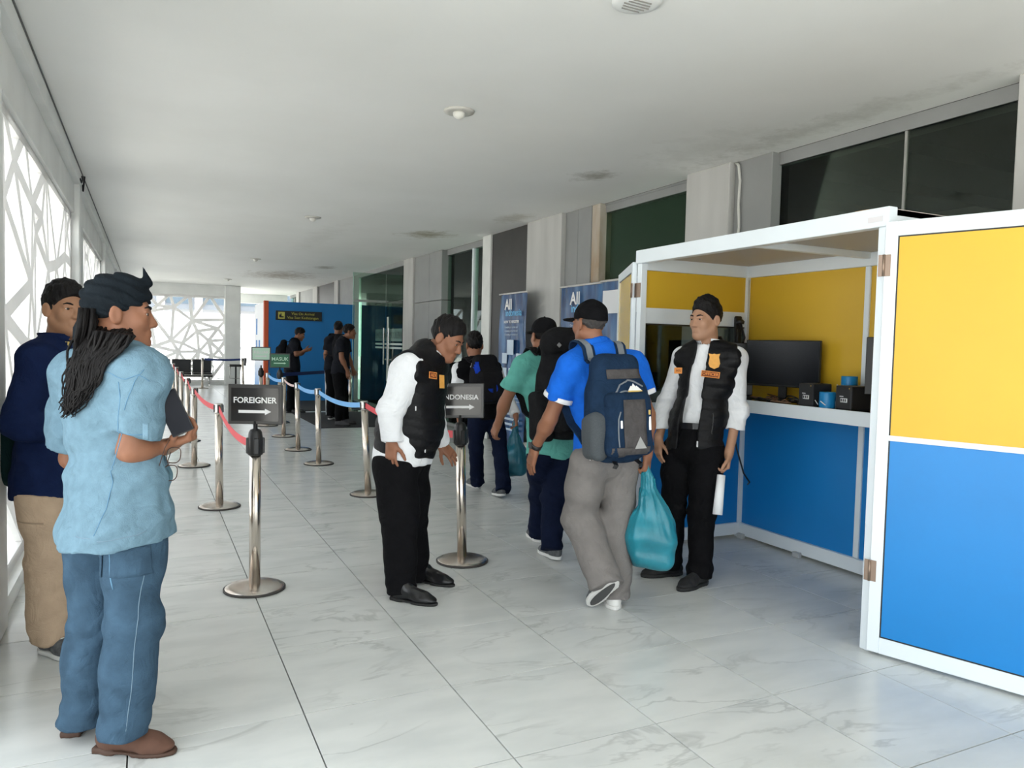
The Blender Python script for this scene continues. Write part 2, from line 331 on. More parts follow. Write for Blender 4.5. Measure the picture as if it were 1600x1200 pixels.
def window(n, y0, y1, panes, glass, z0=.05, z1=2.98, parentname=None, xg=XW+.13):
    o = B().box((xg-.02, y0, z1), (xg+.04, y1, z1+.1)).build('window_%d' % n, grey_clad); struct(o)
    for a, b_ in panes: B().box((xg, a+.004, z0), (xg+.012, b_-.004, z1)).build('pane', glass, o)
    return o
w1 = window(1, 2.79, 4.79, ((2.79, 3.63), (3.63, 4.79)), g_dark); B().box((XW+.12, 3.622, .05), (XW+.147, 3.638, 2.98)).build('silicone_joint', mat('joint', (.35, .35, .33), .6), w1)
w2 = window(2, 5.83, 7.46, ((5.83, 7.46),), glassmat('deep_green_glass', (.72, .80, .74), 1.12), z1=CEIL-.02)
w3 = window(3, 10.72, 12.55, ((10.72, 11.35), (11.35, 12.55)), g_green); B().box((XW+.10, 11.33, .05), (XW+.2, 11.39, 2.98)).build('mullion', alu_white, w3)
B().box((XW+.2, 11.4, 0), (XW+.26, 11.47, 2.3)).box((XW+.2, 10.72, 2.24), (XW+.26, 11.45, 2.3)).build('door_frame', black_plastic, w3)
B().box((XW+1.2, 11.9, 0), (XW+1.3, 12.55, CEIL)).build('inner_wall', white_paint, w3)
w4 = window(4, 26.75, 28.7, ((26.75, 28.7),), g_green)
# vertical blinds behind the green pane
bl = thing('vertical_blind', 'dark green vertical blind hanging behind the tall green window', 'blind', (XW+.22, 6.65, 0))
slat = B().box((-.004, -.042, 0), (.004, .042, 2.9)).mesh('slat'); slat.materials.append(mat('blind_fabric', (.10, .125, .105), .8))
for k, y in enumerate(np.arange(5.7, 7.62, .083)):
    s_ = bpy.data.objects.new('slat', slat); s_.location = (0, y-6.65, .1); s_.rotation_euler = (0, 0, .8); link(s_, bl)
B().box((-.02, -1.0, 3.0), (.02, 1.0, 3.04)).build('head_rail', alu_white, bl)

# glass entrance: fixed panes, two leaves with long steel handles
d1 = B().box((XW-.02, 14.63, 2.98), (XW+.06, 18.3, CEIL)).build('door_1', grey_clad); struct(d1)
frost = mat('frosted_film', (.62, .68, .66), .5)
leafY = [(14.75, 15.75), (15.75, 16.75)]
for a, b_ in ((16.75, 18.28),): B().box((XW, a, .04), (XW+.012, b_, 2.97)).build('pane', g_green, d1)
for a, b_ in leafY: B().box((XW, a, 2.3), (XW+.012, b_, 2.97)).build('transom_pane', g_green, d1)
for k, (a, b_) in enumerate(leafY):
    lf = B().box((XW, a+.005, .03), (XW+.012, b_-.005, 2.28)).build('door_leaf', g_green, d1)
    y = a+.82 if k == 0 else a+.18
    B().box((XW-.06, y-.025, .95), (XW-.03, y+.025, 1.75), .008).box((XW-.04, y-.01, 1.05), (XW+.01, y+.01, 1.08)).box((XW-.04, y-.01, 1.6), (XW+.01, y+.01, 1.63)).build('handle', steel, lf)
    for z in (1.30, 1.38): B().box((XW-.003, a+.02, z), (XW+.0, b_-.02, z+.04)).build('film_stripe', frost, lf)
    B().box((XW-.003, a+.02, 1.46), (XW-.001, b_-.02, 1.72)).build('film_band', glassmat('film_haze', (.75, .8, .78), 1.8, .3), lf)
    text('lettering', ('WELCOME', '')[0], .2, mat('film_letters', (.05, .07, .07), .5), lf, (XW-.006, (a+b_)/2, 1.58), (0, 1, 0), (0, 0, 1), .002)
B().box((XW-.006, 15.70, .6), (XW-.002, 15.83, 1.98)).build('notice_strip', mat('notice_paper', (.62, .64, .60), .7, noise=.25, nscale=14, stretch=(1, 3, 6)), d1)
# glass fin that juts out beside the entrance
fin = B().box((3.93, 15.9, 2.28), (XW, 15.94, 2.33)).build('window_5', mat('clip_steel', (.5, .52, .5), .3, 1.), None); struct(fin)
B().box((3.93, 15.914, .03), (XW-.01, 15.926, 2.9)).build('pane', g_green, fin)
B().box((3.925, 15.908, .03), (3.933, 15.932, 2.9)).build('pane_edge', mat('glass_edge', (.35, .55, .45), .2), fin)
# what shows inside the entrance
rs = thing('hanging_sign', 'orange lettered hanging sign inside the glass entrance', 'sign', (XW+.9, 15.6, 2.35))
B().box((-.03, -.55, 0), (.03, .55, .42)).build('board', mat('sign_board_dark', (.08, .05, .04), .5), rs)
for z, t_ in ((.28, 'KEBERANGKATAN'), (.12, 'DEPARTURE')): text('lettering', t_, .12, mat('sign_orange', (.55, .20, .10), .5, emit=(.9, .35, .2), estr=.35), rs, (-.034, 0, z), (0, -1, 0), (0, 0, 1), .004)
lp = thing('ceiling_light_panel', 'lit white light panel in the room behind the glass entrance', 'light', (XW+2.2, 15.4, 2.6))
B().box((-.3, -.6, 0), (.3, .6, .05)).build('housing', white_paint, lp)
B().box((-.28, -.58, -.012), (.28, .58, 0)).build('diffuser', mat('lit_diffuser', (.9, 1, .95), .5, emit=(.85, 1, .95), estr=12), lp)
ct = B().box((XW+1.3, 14.9, 0), (XW+1.8, 17.5, 1.1), .02).build('reception_counter', mat('dark_teal_counter', (.05, .10, .09), .5)); tag(ct, 'dark teal counter standing in the room behind the glass entrance', 'counter')

# cable on the cladding beside the booth pillar
cb = thing('wall_cable', 'loose white cable with black clips hanging down beside the pillar above the booth', 'cable', (XW+.02, 5.15, 2.1))
B().tube([(0, .06, .97), (-.01, .02, .94), (-.015, -.01, .8), (-.015, .0, .6), (-.012, -.015, .4), (-.014, .01, .2), (-.012, 0, 0)], .012, 8).build('cord', mat('cable_white', (.6, .6, .56), .6), cb)
for z in (.1, .2, .28): B().box((-.035, -.025, z), (.005, .025, z+.06), .006).build('clip', black_plastic, cb)
# ------------------------------------------------------------------ ceiling lights
bulb_mat = mat('bulb_glass', (.75, .74, .68), .35)
def downlight(y, where): return thing('downlight', 'round recessed ceiling downlight with a bare white bulb, '+where, 'ceiling light', (2.0, y, CEIL), 0, 'recessed downlights in a row along the ceiling')
dl_rim = B().lathe([(.075, -.014), (.105, -.012), (.11, 0), (.075, 0)], 32).mesh('rim'); dl_rim.materials.append(mat('dl_rim', (.62, .60, .55), .5))
dl_cup = B().lathe([(.076, -.001), (.074, -.004), (.02, -.002), (.02, -.001)], 24).mesh('cup'); dl_cup.materials.append(mat('dl_cup', (.10, .08, .06), .5))
dl_bulb = B().lathe([(.03, 0), (.042, -.012), (.044, -.024), (.038, -.042), (.02, -.055), (.004, -.06)], 24).mesh('bulb'); dl_bulb.materials.append(bulb_mat)
for y, where in ((5.09, 'the one nearest the booth'), (10.36, 'level with the dark wall panel'), (16.3, 'level with the glass entrance'), (22.2, 'beyond the blue kiosk wall')):
    t = downlight(y, where)
    for nm, me in (('rim', dl_rim), ('cup', dl_cup), ('bulb', dl_bulb)): link(bpy.data.objects.new(nm, me), t)
t = thing('round_ceiling_vent', 'flush round white ceiling fitting with slots, alone near the dark shop glazing', 'ceiling vent', (2.11, 3.08, CEIL))
B().lathe([(.12, 0), (.118, -.012), (.09, -.02), (.03, -.022), (.004, -.022)], 36).build('disc', white_paint, t)
for k in range(5): B().box((-.07+.005*abs(k-2)*2, -.05+k*.025, -.026), (.07-.005*abs(k-2)*2, -.045+k*.025, -.019)).build('slot', mat('vent_slot', (.25, .24, .22), .6), t)

# ------------------------------------------------------------------ the booth
BX0, BX1, BY0, BY1, BH = 3.10, 4.12, 2.43, 4.42, 2.10
yellow = mat('yellow_panel', (.72, .445, .03), .42, noise=.03, nscale=2); blue = mat('blue_panel', (.006, .22, .60), .38, noise=.04, nscale=2)
booth = thing('service_booth', 'white framed open service booth with yellow and blue panels beside the corridor', 'booth', (BX0, BY0, 0))
def bo(b, n, m, p=None):
    me = b.mesh(n); me.transform(Matrix.Translation((-BX0, -BY0, 0))); return obj(n, me, m, p or booth)
P = .05
bo(B().box((BX0, BY0, BH-.03), (BX1, BY1, BH)).box((BX0+.01, BY0+.01, BH-.045), (BX1, BY1-.01, BH-.031)), 'roof_sheet', mat('roof_sheet', (.55, .50, .44), .5))
for a, b_ in (((BX0-.01, BY0-.01, BH-.085), (BX0+P, BY1+.01, BH+.006)), ((BX1-P, BY0, BH-.13), (BX1, BY1, BH-.045)), ((BX0+P, BY0, BH-.13), (BX1-P, BY0+P, BH)), ((BX0+P, BY1-P, BH-.13), (BX1-P, BY1, BH)), ((BX0+P, 3.30, BH-.085), (BX1-P, 3.34, BH-.045))):
    bo(B().box(a, b_, .003), 'roof_beam', alu_white)
for x, y in ((BX0, BY0), (BX0, BY1-P), (BX1-P, BY0), (BX1-P, BY1-P)): bo(B().box((x, y, .0), (x+P, y+P, BH-.085), .003), 'post', alu_white)
for (x0, x1, y0, y1, z0, z1) in ((BX1-P, BX1, BY0+P, BY1-P, .02, .11), (BX0+P, BX1-P, BY1-P, BY1, .02, .11), (BX0+P, BX1-P, BY0, BY0+P, .02, .11), (BX0+P, BX1-P, BY1-.04, BY1-.005, .92, 1.04), (BX0+P, BX1-P, BY1-.04, BY1-.005, 1.60, 1.71)): bo(B().box((x0, y0, z0), (x1, y1, z1), .003), 'rail', alu_white)
for y in (3.33,): bo(B().box((BX1-.035, y-.02, .11), (BX1-.0, y+.02, BH-.13), .003), 'mullion', alu_white)
for y0, y1 in ((BY0+P, 3.31), (3.35, BY1-P)):
    bo(B().box((BX1-.022, y0, 1.0), (BX1-.012, y1, BH-.13)), 'yellow_panel', yellow); bo(B().box((BX1-.022, y0, .11), (BX1-.012, y1, 1.0)), 'blue_panel', blue)
bo(B().box((BX0+P, BY1-.026, 1.71), (BX1-P, BY1-.016, BH-.13)), 'yellow_panel', yellow); bo(B().box((BX0+P, BY1-.026, .11), (BX1-P, BY1-.016, .92)), 'blue_panel', blue)
bo(B().box((BX0+P, BY0+.016, .11), (BX1-P, BY0+.026, 1.0)), 'blue_panel', blue); bo(B().box((BX0+P, BY0+.016, 1.0), (BX1-P, BY0+.026, BH-.13)), 'yellow_panel', yellow)
bo(B().box((BX0+P, BY1-.024, 1.04), (BX1-P, BY1-.018, 1.60)), 'window_pane', glassmat('booth_glass', (.45, .5, .5), 1.45))
for z0, z1 in ((1.04, 1.05), (1.59, 1.60)): bo(B().box((BX0+P, BY1-.03, z0), (BX1-P, BY1-.012, z1)), 'glazing_bead', black_plastic)
bo(B().box((BX0+P, BY1-.03, 1.05), (BX0+P+.01, BY1-.012, 1.59)), 'glazing_bead', black_plastic)
# counter: white fascia, black top
CZ = 1.08
ctr = bo(B().box((BX1-.36, BY0+P, CZ-.02), (BX1-.03, BY1-P, CZ), .002), 'counter_top', mat('counter_black', (.022, .016, .014), .18))
bo(B().box((BX1-.375, BY0+P, CZ-.085), (BX1-.36, BY1-P, CZ+.001), .002), 'counter_fascia', alu_white)
for y in (): bo(B().bar((BX1-.05, y, .62), (BX1-.34, y, CZ-.09), .03, .03), 'bracket', alu_white)
for y in (BY1-.09, 3.78, 3.0): bo(B().box((BX1-P-.03, y-.03, 0), (BX1-P+.005, y+.03, .035), .003), 'foot_clip', mat('clip_grey', (.45, .47, .48), .5))
bo(B().tube([(BX1-.06, BY1-.075, BH-.15), (BX1-.062, BY1-.085, 1.6), (BX1-.07, BY1-.09, 1.25), (BX1-.08, BY1-.10, CZ+.002)], .005, 6), 'cable', mat('cable_white', (.6, .6, .56), .6))
bo(B().tube([(BX1-.15, BY1-.06, 1.0), (BX1-.2, BY1-.1, .9), (BX1-.2, BY1-.16, .7), (BX1-.16, BY1-.2, .52), (BX1-.1, BY1-.2, .45), (BX1-.06, BY1-.14, .42)], .006, 6), 'cable', black_plastic)
# two swung-open shutters
def shutter(hx, hy, ang, sgn, dirn):
    "hinged leaf; its own x runs from the hinge outward"
    W, z0, z1, T = .98, .015, 2.03, .035; d = bpy.data.objects.new('shutter', None); link(d, booth); d.location = (hx-BX0, hy-BY0, 0); d.rotation_euler = (0, 0, ang)
    f = .055
    B().box((0, -T/2, z0), (f, T/2, z1), .003).box((W-f, -T/2, z0), (W, T/2, z1), .003).box((f, -T/2, z0), (W-f, T/2, z0+f+.02), .003).box((f, -T/2, z1-f-.012), (W-f, T/2, z1), .003).box((f, -T/2, 1.02), (W-f, T/2, 1.045), .002).build('shutter_frame', alu_white, d)
    B().box((f-.004, -.009, 1.045), (W-f+.004, .009, z1-f-.012)).build('yellow_panel', yellow if sgn > 0 else mat('yellow_gloss', (.80, .53, .06), .12), d)
    B().box((f-.004, -.009, z0+f+.02), (W-f+.004, .009, 1.02)).build('blue_panel', blue, d)
    for s in (-1, 1): B().box((f, s*.0095-.0006, 1.045), (f+.006, s*.0095+.0006, z1-f-.012)).box((f, s*.0095-.0006, z1-f-.018), (W-f, s*.0095+.0006, z1-f-.012)).box((f, s*.0095-.0006, z0+f+.02), (f+.006, s*.0095+.0006, 1.02)).box((f, s*.0095-.0006, z0+f+.02), (W-f, s*.0095+.0006, z0+f+.026)).build('gasket', black_plastic, d)
    for z in (.35, 1.78):
        B().box((-.025, dirn*T/2-.002, z), (.03, dirn*T/2+.002, z+.1), .001).tube([(0, dirn*(T/2+.004), z), (0, dirn*(T/2+.004), z+.1)], .006, 8).build('hinge', mat('hinge_bronze', (.30, .22, .17), .4, .8), d)
    return d
shutter(BX0-.012, BY0-.005, -math.atan2(.62, .21), 1, -1)
shutter(BX0+.0, BY1+.03, math.radians(62), -1, 1)
hg = bo(B().box((BX0-.006, BY1-.045, 1.78), (BX0+.001, BY1+.02, 1.88), .001), 'hinge_leaf', mat('hinge_bronze', (.30, .22, .17), .4, .8))
bo(B().box((BX0-.013, BY0+.02, BH-.06), (BX0-.010, BY0+.10, BH-.035)), 'sticker', mat('sticker_pale', (.72, .70, .72), .6))
t = tag(B().box((3.22, 2.62, BH+.006), (3.42, 2.80, BH+.02), .004, Matrix.Rotation(.0, 4, 'Z')).box((3.25, 2.66, BH+.02), (3.40, 2.76, BH+.045), .01).build('cardboard_scrap', mat('cardboard', (.50, .28, .13), .8, noise=.2, nscale=12)), 'crumpled brown cardboard scrap lying on the booth roof', 'cardboard')

# things on the counter
screen_black = mat('screen_black', (.010, .012, .016), .25)
def monitor(x, y, rz, label, w=.54, h=.32):
    t = thing('monitor', label, 'monitor', (x, y, CZ), rz)
    B().box((-w/2, -.008, .10), (w/2, .014, .10+h), .004).build('bezel', black_plastic, t)
    B().box((-w/2+.008, -.0095, .115), (w/2-.008, -.0078, .10+h-.008)).build('display', screen_black, t)
    B().box((-.03, .012, .02), (.03, .03, .28), .004).build('stand_neck', black_plastic, t)
    B().lathe([(.10, 0), (.10, .006), (.03, .012), (.02, .02)], 24, (0, .02, 0)).build('stand_base', black_plastic, t); return t
# own -y is the screen side
monitor(3.92, 3.85, -math.pi/2+.30, 'black desktop monitor standing beside the label printers on the booth counter')
monitor(3.97, 4.22, math.pi/2+.9, 'black desktop monitor turned away in the booth corner by the side window', .40, .30)
monitor(3.93, 2.88, math.pi-1.2, 'black desktop monitor at the counter end behind the open shutter', .5, .34)
label_white = mat('label_white', (.7, .7, .7), .6); 
def printer(x, y, rz, label):
    t = thing('label_printer', label, 'printer', (x, y, CZ), rz)
    B().box((-.065, -.06, 0), (.065, .09, .145), .008, seg=2).build('housing', mat('printer_black', (.02, .02, .022), .4), t)
    B().box((-.022, -.0615, .045), (.032, -.06, .07)).build('label', label_white, t)
    for k in range(3): B().box((-.018+k*.016, -.0622, .05), (-.010+k*.016, -.0614, .066)).build('label_mark', black_plastic, t)
    B().lathe([(.004, 0), (.004, .002)], 10, M=Matrix.Translation((.045, -.06, .13)) @ Matrix.Rotation(math.pi/2, 4, 'X')).build('lamp', mat('amber_lamp', (.5, .3, .05), .4), t)
    B().box((-.03, -.0612, .078), (.0, -.06, .083)).build('maker_mark', label_white, t)
printer(3.83, 3.49, -math.pi/2-.1, 'small black label printer standing next to the monitor foot'); printer(3.83, 3.20, -math.pi/2-.1, 'small black label printer with blue tape rolls standing beside it')
tape_blue = mat('tape_wrap_blue', (.01, .22, .50), .4)
for (x, y, z, lb) in ((3.80, 3.35, CZ, 'blue wrapped paper roll standing at the counter edge between the printers'), (3.94, 3.31, CZ+.10, 'blue wrapped paper roll standing upper on its stack behind the printers'), (3.94, 3.31, CZ, 'blue wrapped paper roll at the bottom of the stack behind the printers')):
    t = thing('paper_roll', lb, 'paper roll', (x, y, z))
    B().lathe([(.008, 0), (.046, 0), (.048, .004), (.048, .094), (.046, .098), (.014, .098), (.012, .09), (.008, .09)], 28).build('roll', tape_blue, t)
    for k in range(5):
        a = k*1.25+.4; B().box((.0475, -.003, .03), (.0487, .003, .07), 0, Matrix.Rotation(a, 4, 'Z') @ Matrix.Rotation(.9, 4, 'X')).build('white_dash', label_white, t)
t = thing('cable_heap', 'tangle of brown and dark cables lying under the monitor on the counter', 'cables', (3.9, 3.8, CZ))
rnd = random.Random(4)
for k in range(9):
    p = [Vector((rnd.uniform(-.10, .06), rnd.uniform(-.2, .2), rnd.uniform(.006, .05)))]
    for q in range(7): n_ = p[-1]+Vector((rnd.uniform(-.05, .05), rnd.uniform(-.08, .08), rnd.uniform(-.02, .02))); n_.x = max(-.11, min(.1, n_.x)); n_.y = max(-.22, min(.26, n_.y)); n_.z = max(.006, min(.06, n_.z)); p.append(n_)
    B().tube(p, .005, 6).build('cable', mat('cable_brown', (.25, .14, .08), .5) if k % 2 else black_plastic, t)
t = thing('desk_tray', 'low black tray standing against the back of the booth counter', 'tray', (4.04, 3.06, CZ))
B().box((-.04, -.14, 0), (.04, .14, .10), .01).build('tray_body', black_plastic, t)

# ------------------------------------------------------------------ queue posts
worn_steel = mat('worn_steel', (.80, .77, .72), .2, 1., col2=(.62, .52, .43), nscale=5, stretch=(1, 1, .25)); base_steel = mat('base_steel', (.74, .72, .69), .25, 1., col2=(.48, .38, .30), nscale=4)
red_belt = mat('red_belt', (.62, .045, .06), .6, noise=.06, nscale=6); lt_blue = mat('light_blue_belt', (.16, .42, .78), .6, noise=.05, nscale=6); navy_belt = mat('navy_belt', (.012, .035, .16), .6); pink_belt = mat('pale_pink_belt', (.70, .52, .50), .6)
SH = .88
st_base = B().lathe([(.02, .034), (.05, .034), (.13, .026), (.158, .018), (.165, .010), (.165, .004), (.16, 0), (.02, 0)], 40).mesh('base_plate'); st_base.materials.append(base_steel)
st_rim = B().lathe([(.158, 0), (.170, .001), (.171, .010), (.163, .014), (.158, .012)], 40).mesh('base_rim'); st_rim.materials.append(mat('rubber_rim', (.05, .045, .04), .7))
st_tube = B().lathe([(.0315, .03), (.0315, SH-.085), (.0305, SH-.085), (.0305, SH-.08)], 24).mesh('tube'); st_tube.materials.append(worn_steel)
st_head = B().lathe([(.032, SH-.085), (.034, SH-.08), (.034, SH-.004), (.030, SH), (.004, SH)], 24).mesh('head_cap'); st_head.materials.append(steel)
st_cas = B().box((-.04, -.012, SH-.075), (.04, .012, SH-.01), .003).box((-.012, -.04, SH-.075), (.012, .04, SH-.01), .003).mesh('belt_slot'); st_cas.materials.append(black_plastic)
def post(x, y, label, group=None, tilt=(0, 0), rz=0):
    t = thing('queue_post', label, 'queue post', (x, y, 0), rz, group)
    for nm, me in (('base_plate', st_base), ('base_rim', st_rim), ('tube', st_tube), ('head_cap', st_head), ('belt_slot', st_cas)):
        o = link(bpy.data.objects.new(nm, me), t)
        if nm in ('tube', 'head_cap', 'belt_slot'): o.rotation_euler = (tilt[0], tilt[1], 0)
    return np.array([x+math.sin(tilt[1])*SH, y-math.sin(tilt[0])*SH, SH-.04])
def belt(a, b, m, label, cat='belt', sag=.06, group=None, w=.048, twist=0):
    a, b = np.array(a), np.array(b); d = unit((b-a)*[1, 1, 0]); a = a+d*.052; b = b-d*.052; n = 14; pts = []; ups = []
    for k in range(n+1): t_ = k/n; pts.append(a*(1-t_)+b*t_-np.array([0, 0, 4*sag*t_*(1-t_)])); ups.append(Vector((0, 0, 1)))
    return tag(B().ribbon(pts, ups, w, .003).build('queue_belt', m), label, cat, group)
gA = 'steel queue posts in the red belt row'; gB = 'steel queue posts in the light blue belt row'
A2 = post(.55, 6.77, 'steel queue post standing next behind the FOREIGNER sign stand in the red belt row', None, (0, -.012))
A3 = post(.47, 9.06, 'steel queue post in the red belt row, second behind the FOREIGNER sign stand')
AF = [post(.50, y, 'steel queue post in the red belt row, %s behind the FOREIGNER sign stand' % o_, gA) for y, o_ in ((11.3, 'third'), (13.4, 'fourth'), (15.5, 'fifth'), (17.6, 'sixth'))]
B1 = post(1.86, 6.87, 'leaning steel queue post standing between the red belt and the light blue belt', None, (-.01, -.055))
B2 = post(1.79, 8.79, 'steel queue post standing in the middle of the light blue belt', None, (0, -.02)); B3 = post(1.77, 10.01, 'steel queue post where the light blue belt ends and the pink belt begins', None, (0, -.02))
B4 = post(1.82, 11.49, 'steel queue post at the far end of the short pink belt'); B5 = post(1.80, 13.0, 'steel queue post beside the green MASUK sign stand')
C1 = post(2.55, 23.4, 'leaning steel queue post standing by the bar stool', None, (0, -.04)); C2 = post(1.42, 23.3, 'steel queue post standing in front of the far waiting chairs'); C3 = post(3.75, 15.36, 'steel queue post holding the navy belt end at the glass entrance')
# sign stands
sign_black = mat('sign_black', (.05, .048, .046), .30); sign_gloss = mat('sign_gloss', (.018, .017, .017), .12); white_ink = mat('white_ink', (.85, .85, .84), .5)
def sign_stand(x, y, rz, label, words, arrow, tilt=(0, 0), w=.305, h=.225, face=None, ink=None, size=.046, dirn=1, z0=.955):
    t = thing('sign_stand', label, 'sign stand', (x, y, 0), 0)
    link(bpy.data.objects.new('base_plate', st_base), t); link(bpy.data.objects.new('base_rim', st_rim), t)
    for nm, b_, m_ in (('tube', B().lathe([(.0315, .03), (.0315, SH-.06)], 24), worn_steel), ('head_cap', B().lathe([(.036, SH-.11), (.042, SH-.105), (.042, SH-.02), (.036, SH+.02), (.028, SH+.035), (.012, SH+.04), (.012, SH+.085)], 24), black_plastic),
                        ('belt_slot', B().box((-.05, -.014, SH-.1), (.05, .014, SH-.01), .004).box((-.014, -.05, SH-.1), (.014, .05, SH-.01), .004), black_plastic)):
        o = b_.build(nm, m_, t); o.rotation_euler = (tilt[0], tilt[1], 0)
    s = bpy.data.objects.new('sign_plate', B().box((-w/2, -.010, 0), (w/2, .010, h), .004).mesh('sign_plate')); s.data.materials.append(sign_black); link(s, t)
    s.location = (math.sin(tilt[1])*SH, -math.sin(tilt[0])*SH, z0); s.rotation_euler = (0, tilt[1]*.5, rz)
    for sg in (-1, 1): B().box((-w/2+.02, sg*.0105-.0008, .018), (w/2-.02, sg*.0105+.0008, h-.02)).build('sign_sheet', face or sign_gloss, s)
    text('lettering', words, size, ink or white_ink, s, (0, -.0122, h*.60), (1, 0, 0), (0, 0, 1), .0012, .0008)
    a = B(); L = w*.30
    a.prism([(-L, -.008), (L-.035, -.008), (L-.035, -.018), (L, 0), (L-.035, .018), (L-.035, .008), (-L, .008)], 0, .0012, frame_M((0, -.0114, h*.32), (dirn, 0, 0), (0, 0, 1), (0, -1, 0))); a.build('arrow', ink or white_ink, s)
    return np.array([x+math.sin(tilt[1])*SH, y-math.sin(tilt[0])*SH, SH-.05])
toCam = lambda x, y: -math.atan2(x, y)
S1 = sign_stand(.55, 4.45, -.43, 'steel stand with a black FOREIGNER arrow sign on top', 'FOREIGNER', 1, z0=.945)
S2 = sign_stand(1.86, 4.53, -.42, 'steel stand with a black INDONESIA arrow sign beside the bending officer', 'INDONESIA', 1, (0, -.035), size=.044, z0=.945)
green_face = mat('masuk_green', (.01, .10, .045), .3, emit=(.01, .10, .045), estr=.2); pale_green = mat('pale_green_ink', (.62, .85, .70), .5)
S3 = sign_stand(2.06, 13.45, -.12, 'steel stand with a green MASUK arrow sign by the queue', 'MASUK', 1, size=.085, w=.34, h=.25, face=green_face, ink=pale_green, z0=.95)
S4 = sign_stand(1.86, 14.3, -.12, 'steel stand with a pale green exit sign behind the MASUK sign', 'KELUAR', 1, size=.07, w=.34, h=.25, face=pale_green, ink=white_ink, z0=1.05)
belt(S1, A2, red_belt, 'red belt running from the FOREIGNER sign stand to the next post', sag=.07); belt(A2, A3, red_belt, 'red belt stretched between the first two posts behind the FOREIGNER sign', sag=.04)
prev = A3
for k, p in enumerate(AF): belt(prev, p, red_belt, 'red belt strung from the %s to the next post behind the FOREIGNER stand' % ('second', 'third', 'fourth', 'fifth')[k], sag=.05, group='red belts in the far half of the row'); prev = p
belt(S2, B1, red_belt, 'red belt running from the INDONESIA sign stand to the leaning post', sag=.05)
belt(B1, B2, lt_blue, 'light blue belt hanging from the leaning post towards the blue wall', sag=.05); belt(B2, B3, lt_blue, 'light blue belt stretched between the two posts next to the pink belt', sag=.03)
belt(B3, B4, pink_belt, 'short pale pink belt between two queue posts', sag=.03, w=.03); belt(B4, B5, lt_blue, 'short light blue belt beside the MASUK sign stand', sag=.04)
belt(S3, C3, navy_belt, 'long navy belt stretched in front of the blue kiosk wall', sag=.0, w=.06)
belt(C2, C1, navy_belt, 'navy belt stretched across the far waiting chairs', sag=.02, w=.06)

# ------------------------------------------------------------------ blue kiosk wall, mats
kb = mat('kiosk_blue', (.008, .17, .48), .5, noise=.04, nscale=2); korange = mat('kiosk_orange', (.62, .10, .03), .5)
KY = 18.3
k_ = thing('kiosk_wall', 'tall blue kiosk wall with orange edge and black overhead sign', 'kiosk wall', (3.5, KY, 0))
B().box((-.96, 0, 0), (1.05, .12, 2.33)).build('blue_board', kb, k_)
B().box((-1.06, -.01, 0), (-.96, .13, 2.34), .004).build('orange_edge', korange, k_)
def grad_mat():
    m = bpy.data.materials.new('printed_fade'); m.use_nodes = True; nt = m.node_tree; b = nt.nodes['Principled BSDF']; tc = nt.nodes.new('ShaderNodeTexCoord'); sx = nt.nodes.new('ShaderNodeSeparateXYZ'); r = nt.nodes.new('ShaderNodeValToRGB')
    nt.links.new(tc.outputs['Object'], sx.inputs[0]); nt.links.new(sx.outputs[2], r.inputs[0]); e = r.color_ramp.elements; e[0].position = .25; e[0].color = (.12, .36, .75, 1); e[1].position = .95; e[1].color = (.85, .87, .9, 1); nt.links.new(r.outputs[0], b.inputs['Base Color']); b.inputs['Roughness'].default_value = .5; return m
B().box((-1.05, .13, 0), (-1.03, 1.75, 1.12)).build('printed_lower_board', grad_mat(), k_)
B().box((-1.05, .13, 1.16), (-1.03, 1.75, 2.30)).build('printed_upper_board', mat('kiosk_white', (.82, .83, .85), .5), k_)
B().box((-1.06, .13, 1.11), (-1.02, 1.76, 1.17)).build('orange_band', korange, k_)
for y0, z0, z1 in ((1.25, 1.55, 1.95), (1.25, 1.2, 1.42), (.75, 1.2, 1.42)): B().box((-1.056, y0, z0), (-1.05, y0+.22, z1)).build('printed_letter', kb, k_)
B().box((-1.04, 1.70, 0), (-.95, 1.76, 2.30)).build('corner_post', black_plastic, k_)
sg = B().box((-.80, -.03, 1.90), (.26, 0, 2.12)).build('overhead_sign', mat('sign_brown_black', (.012, .010, .009), .4), k_)
yl = mat('sign_yellow', (.55, .50, .10), .5)
B().box((-.75, -.034, 1.93), (-.60, -.03, 2.09)).build('pictogram', yl, sg)
B().prism([(-.05, -.05), (.05, -.05), (.05, -.02), (.0, -.02), (.0, .05), (-.02, .05), (-.02, .02), (-.05, .02)], 0, .003, frame_M((-.675, -.035, 2.01), (1, 0, 0), (0, 0, 1), (0, -1, 0))).build('pictogram_mark', black_plastic, sg)
text('lettering', 'Visa On Arrival', .085, yl, sg, (-.18, -.033, 2.055), (1, 0, 0), (0, 0, 1), .002); text('lettering', 'Visa Saat Kedatangan', .085, yl, sg, (-.18, -.033, 1.965), (1, 0, 0), (0, 0, 1), .002)
carpet = mat('dark_carpet', (.025, .026, .030), .95, bump=.3, bscale=200)
tag(B().box((2.55, 12.4, .0), (4.55, 15.15, .012), .004).build('entrance_mat', carpet), 'dark entrance mat lying before the glass entrance', 'mat')
tag(B().box((2.6, 15.56, .0), (4.5, 18.2, .012), .004).build('entrance_mat', carpet), 'dark floor mat lying along the blue kiosk wall', 'mat')

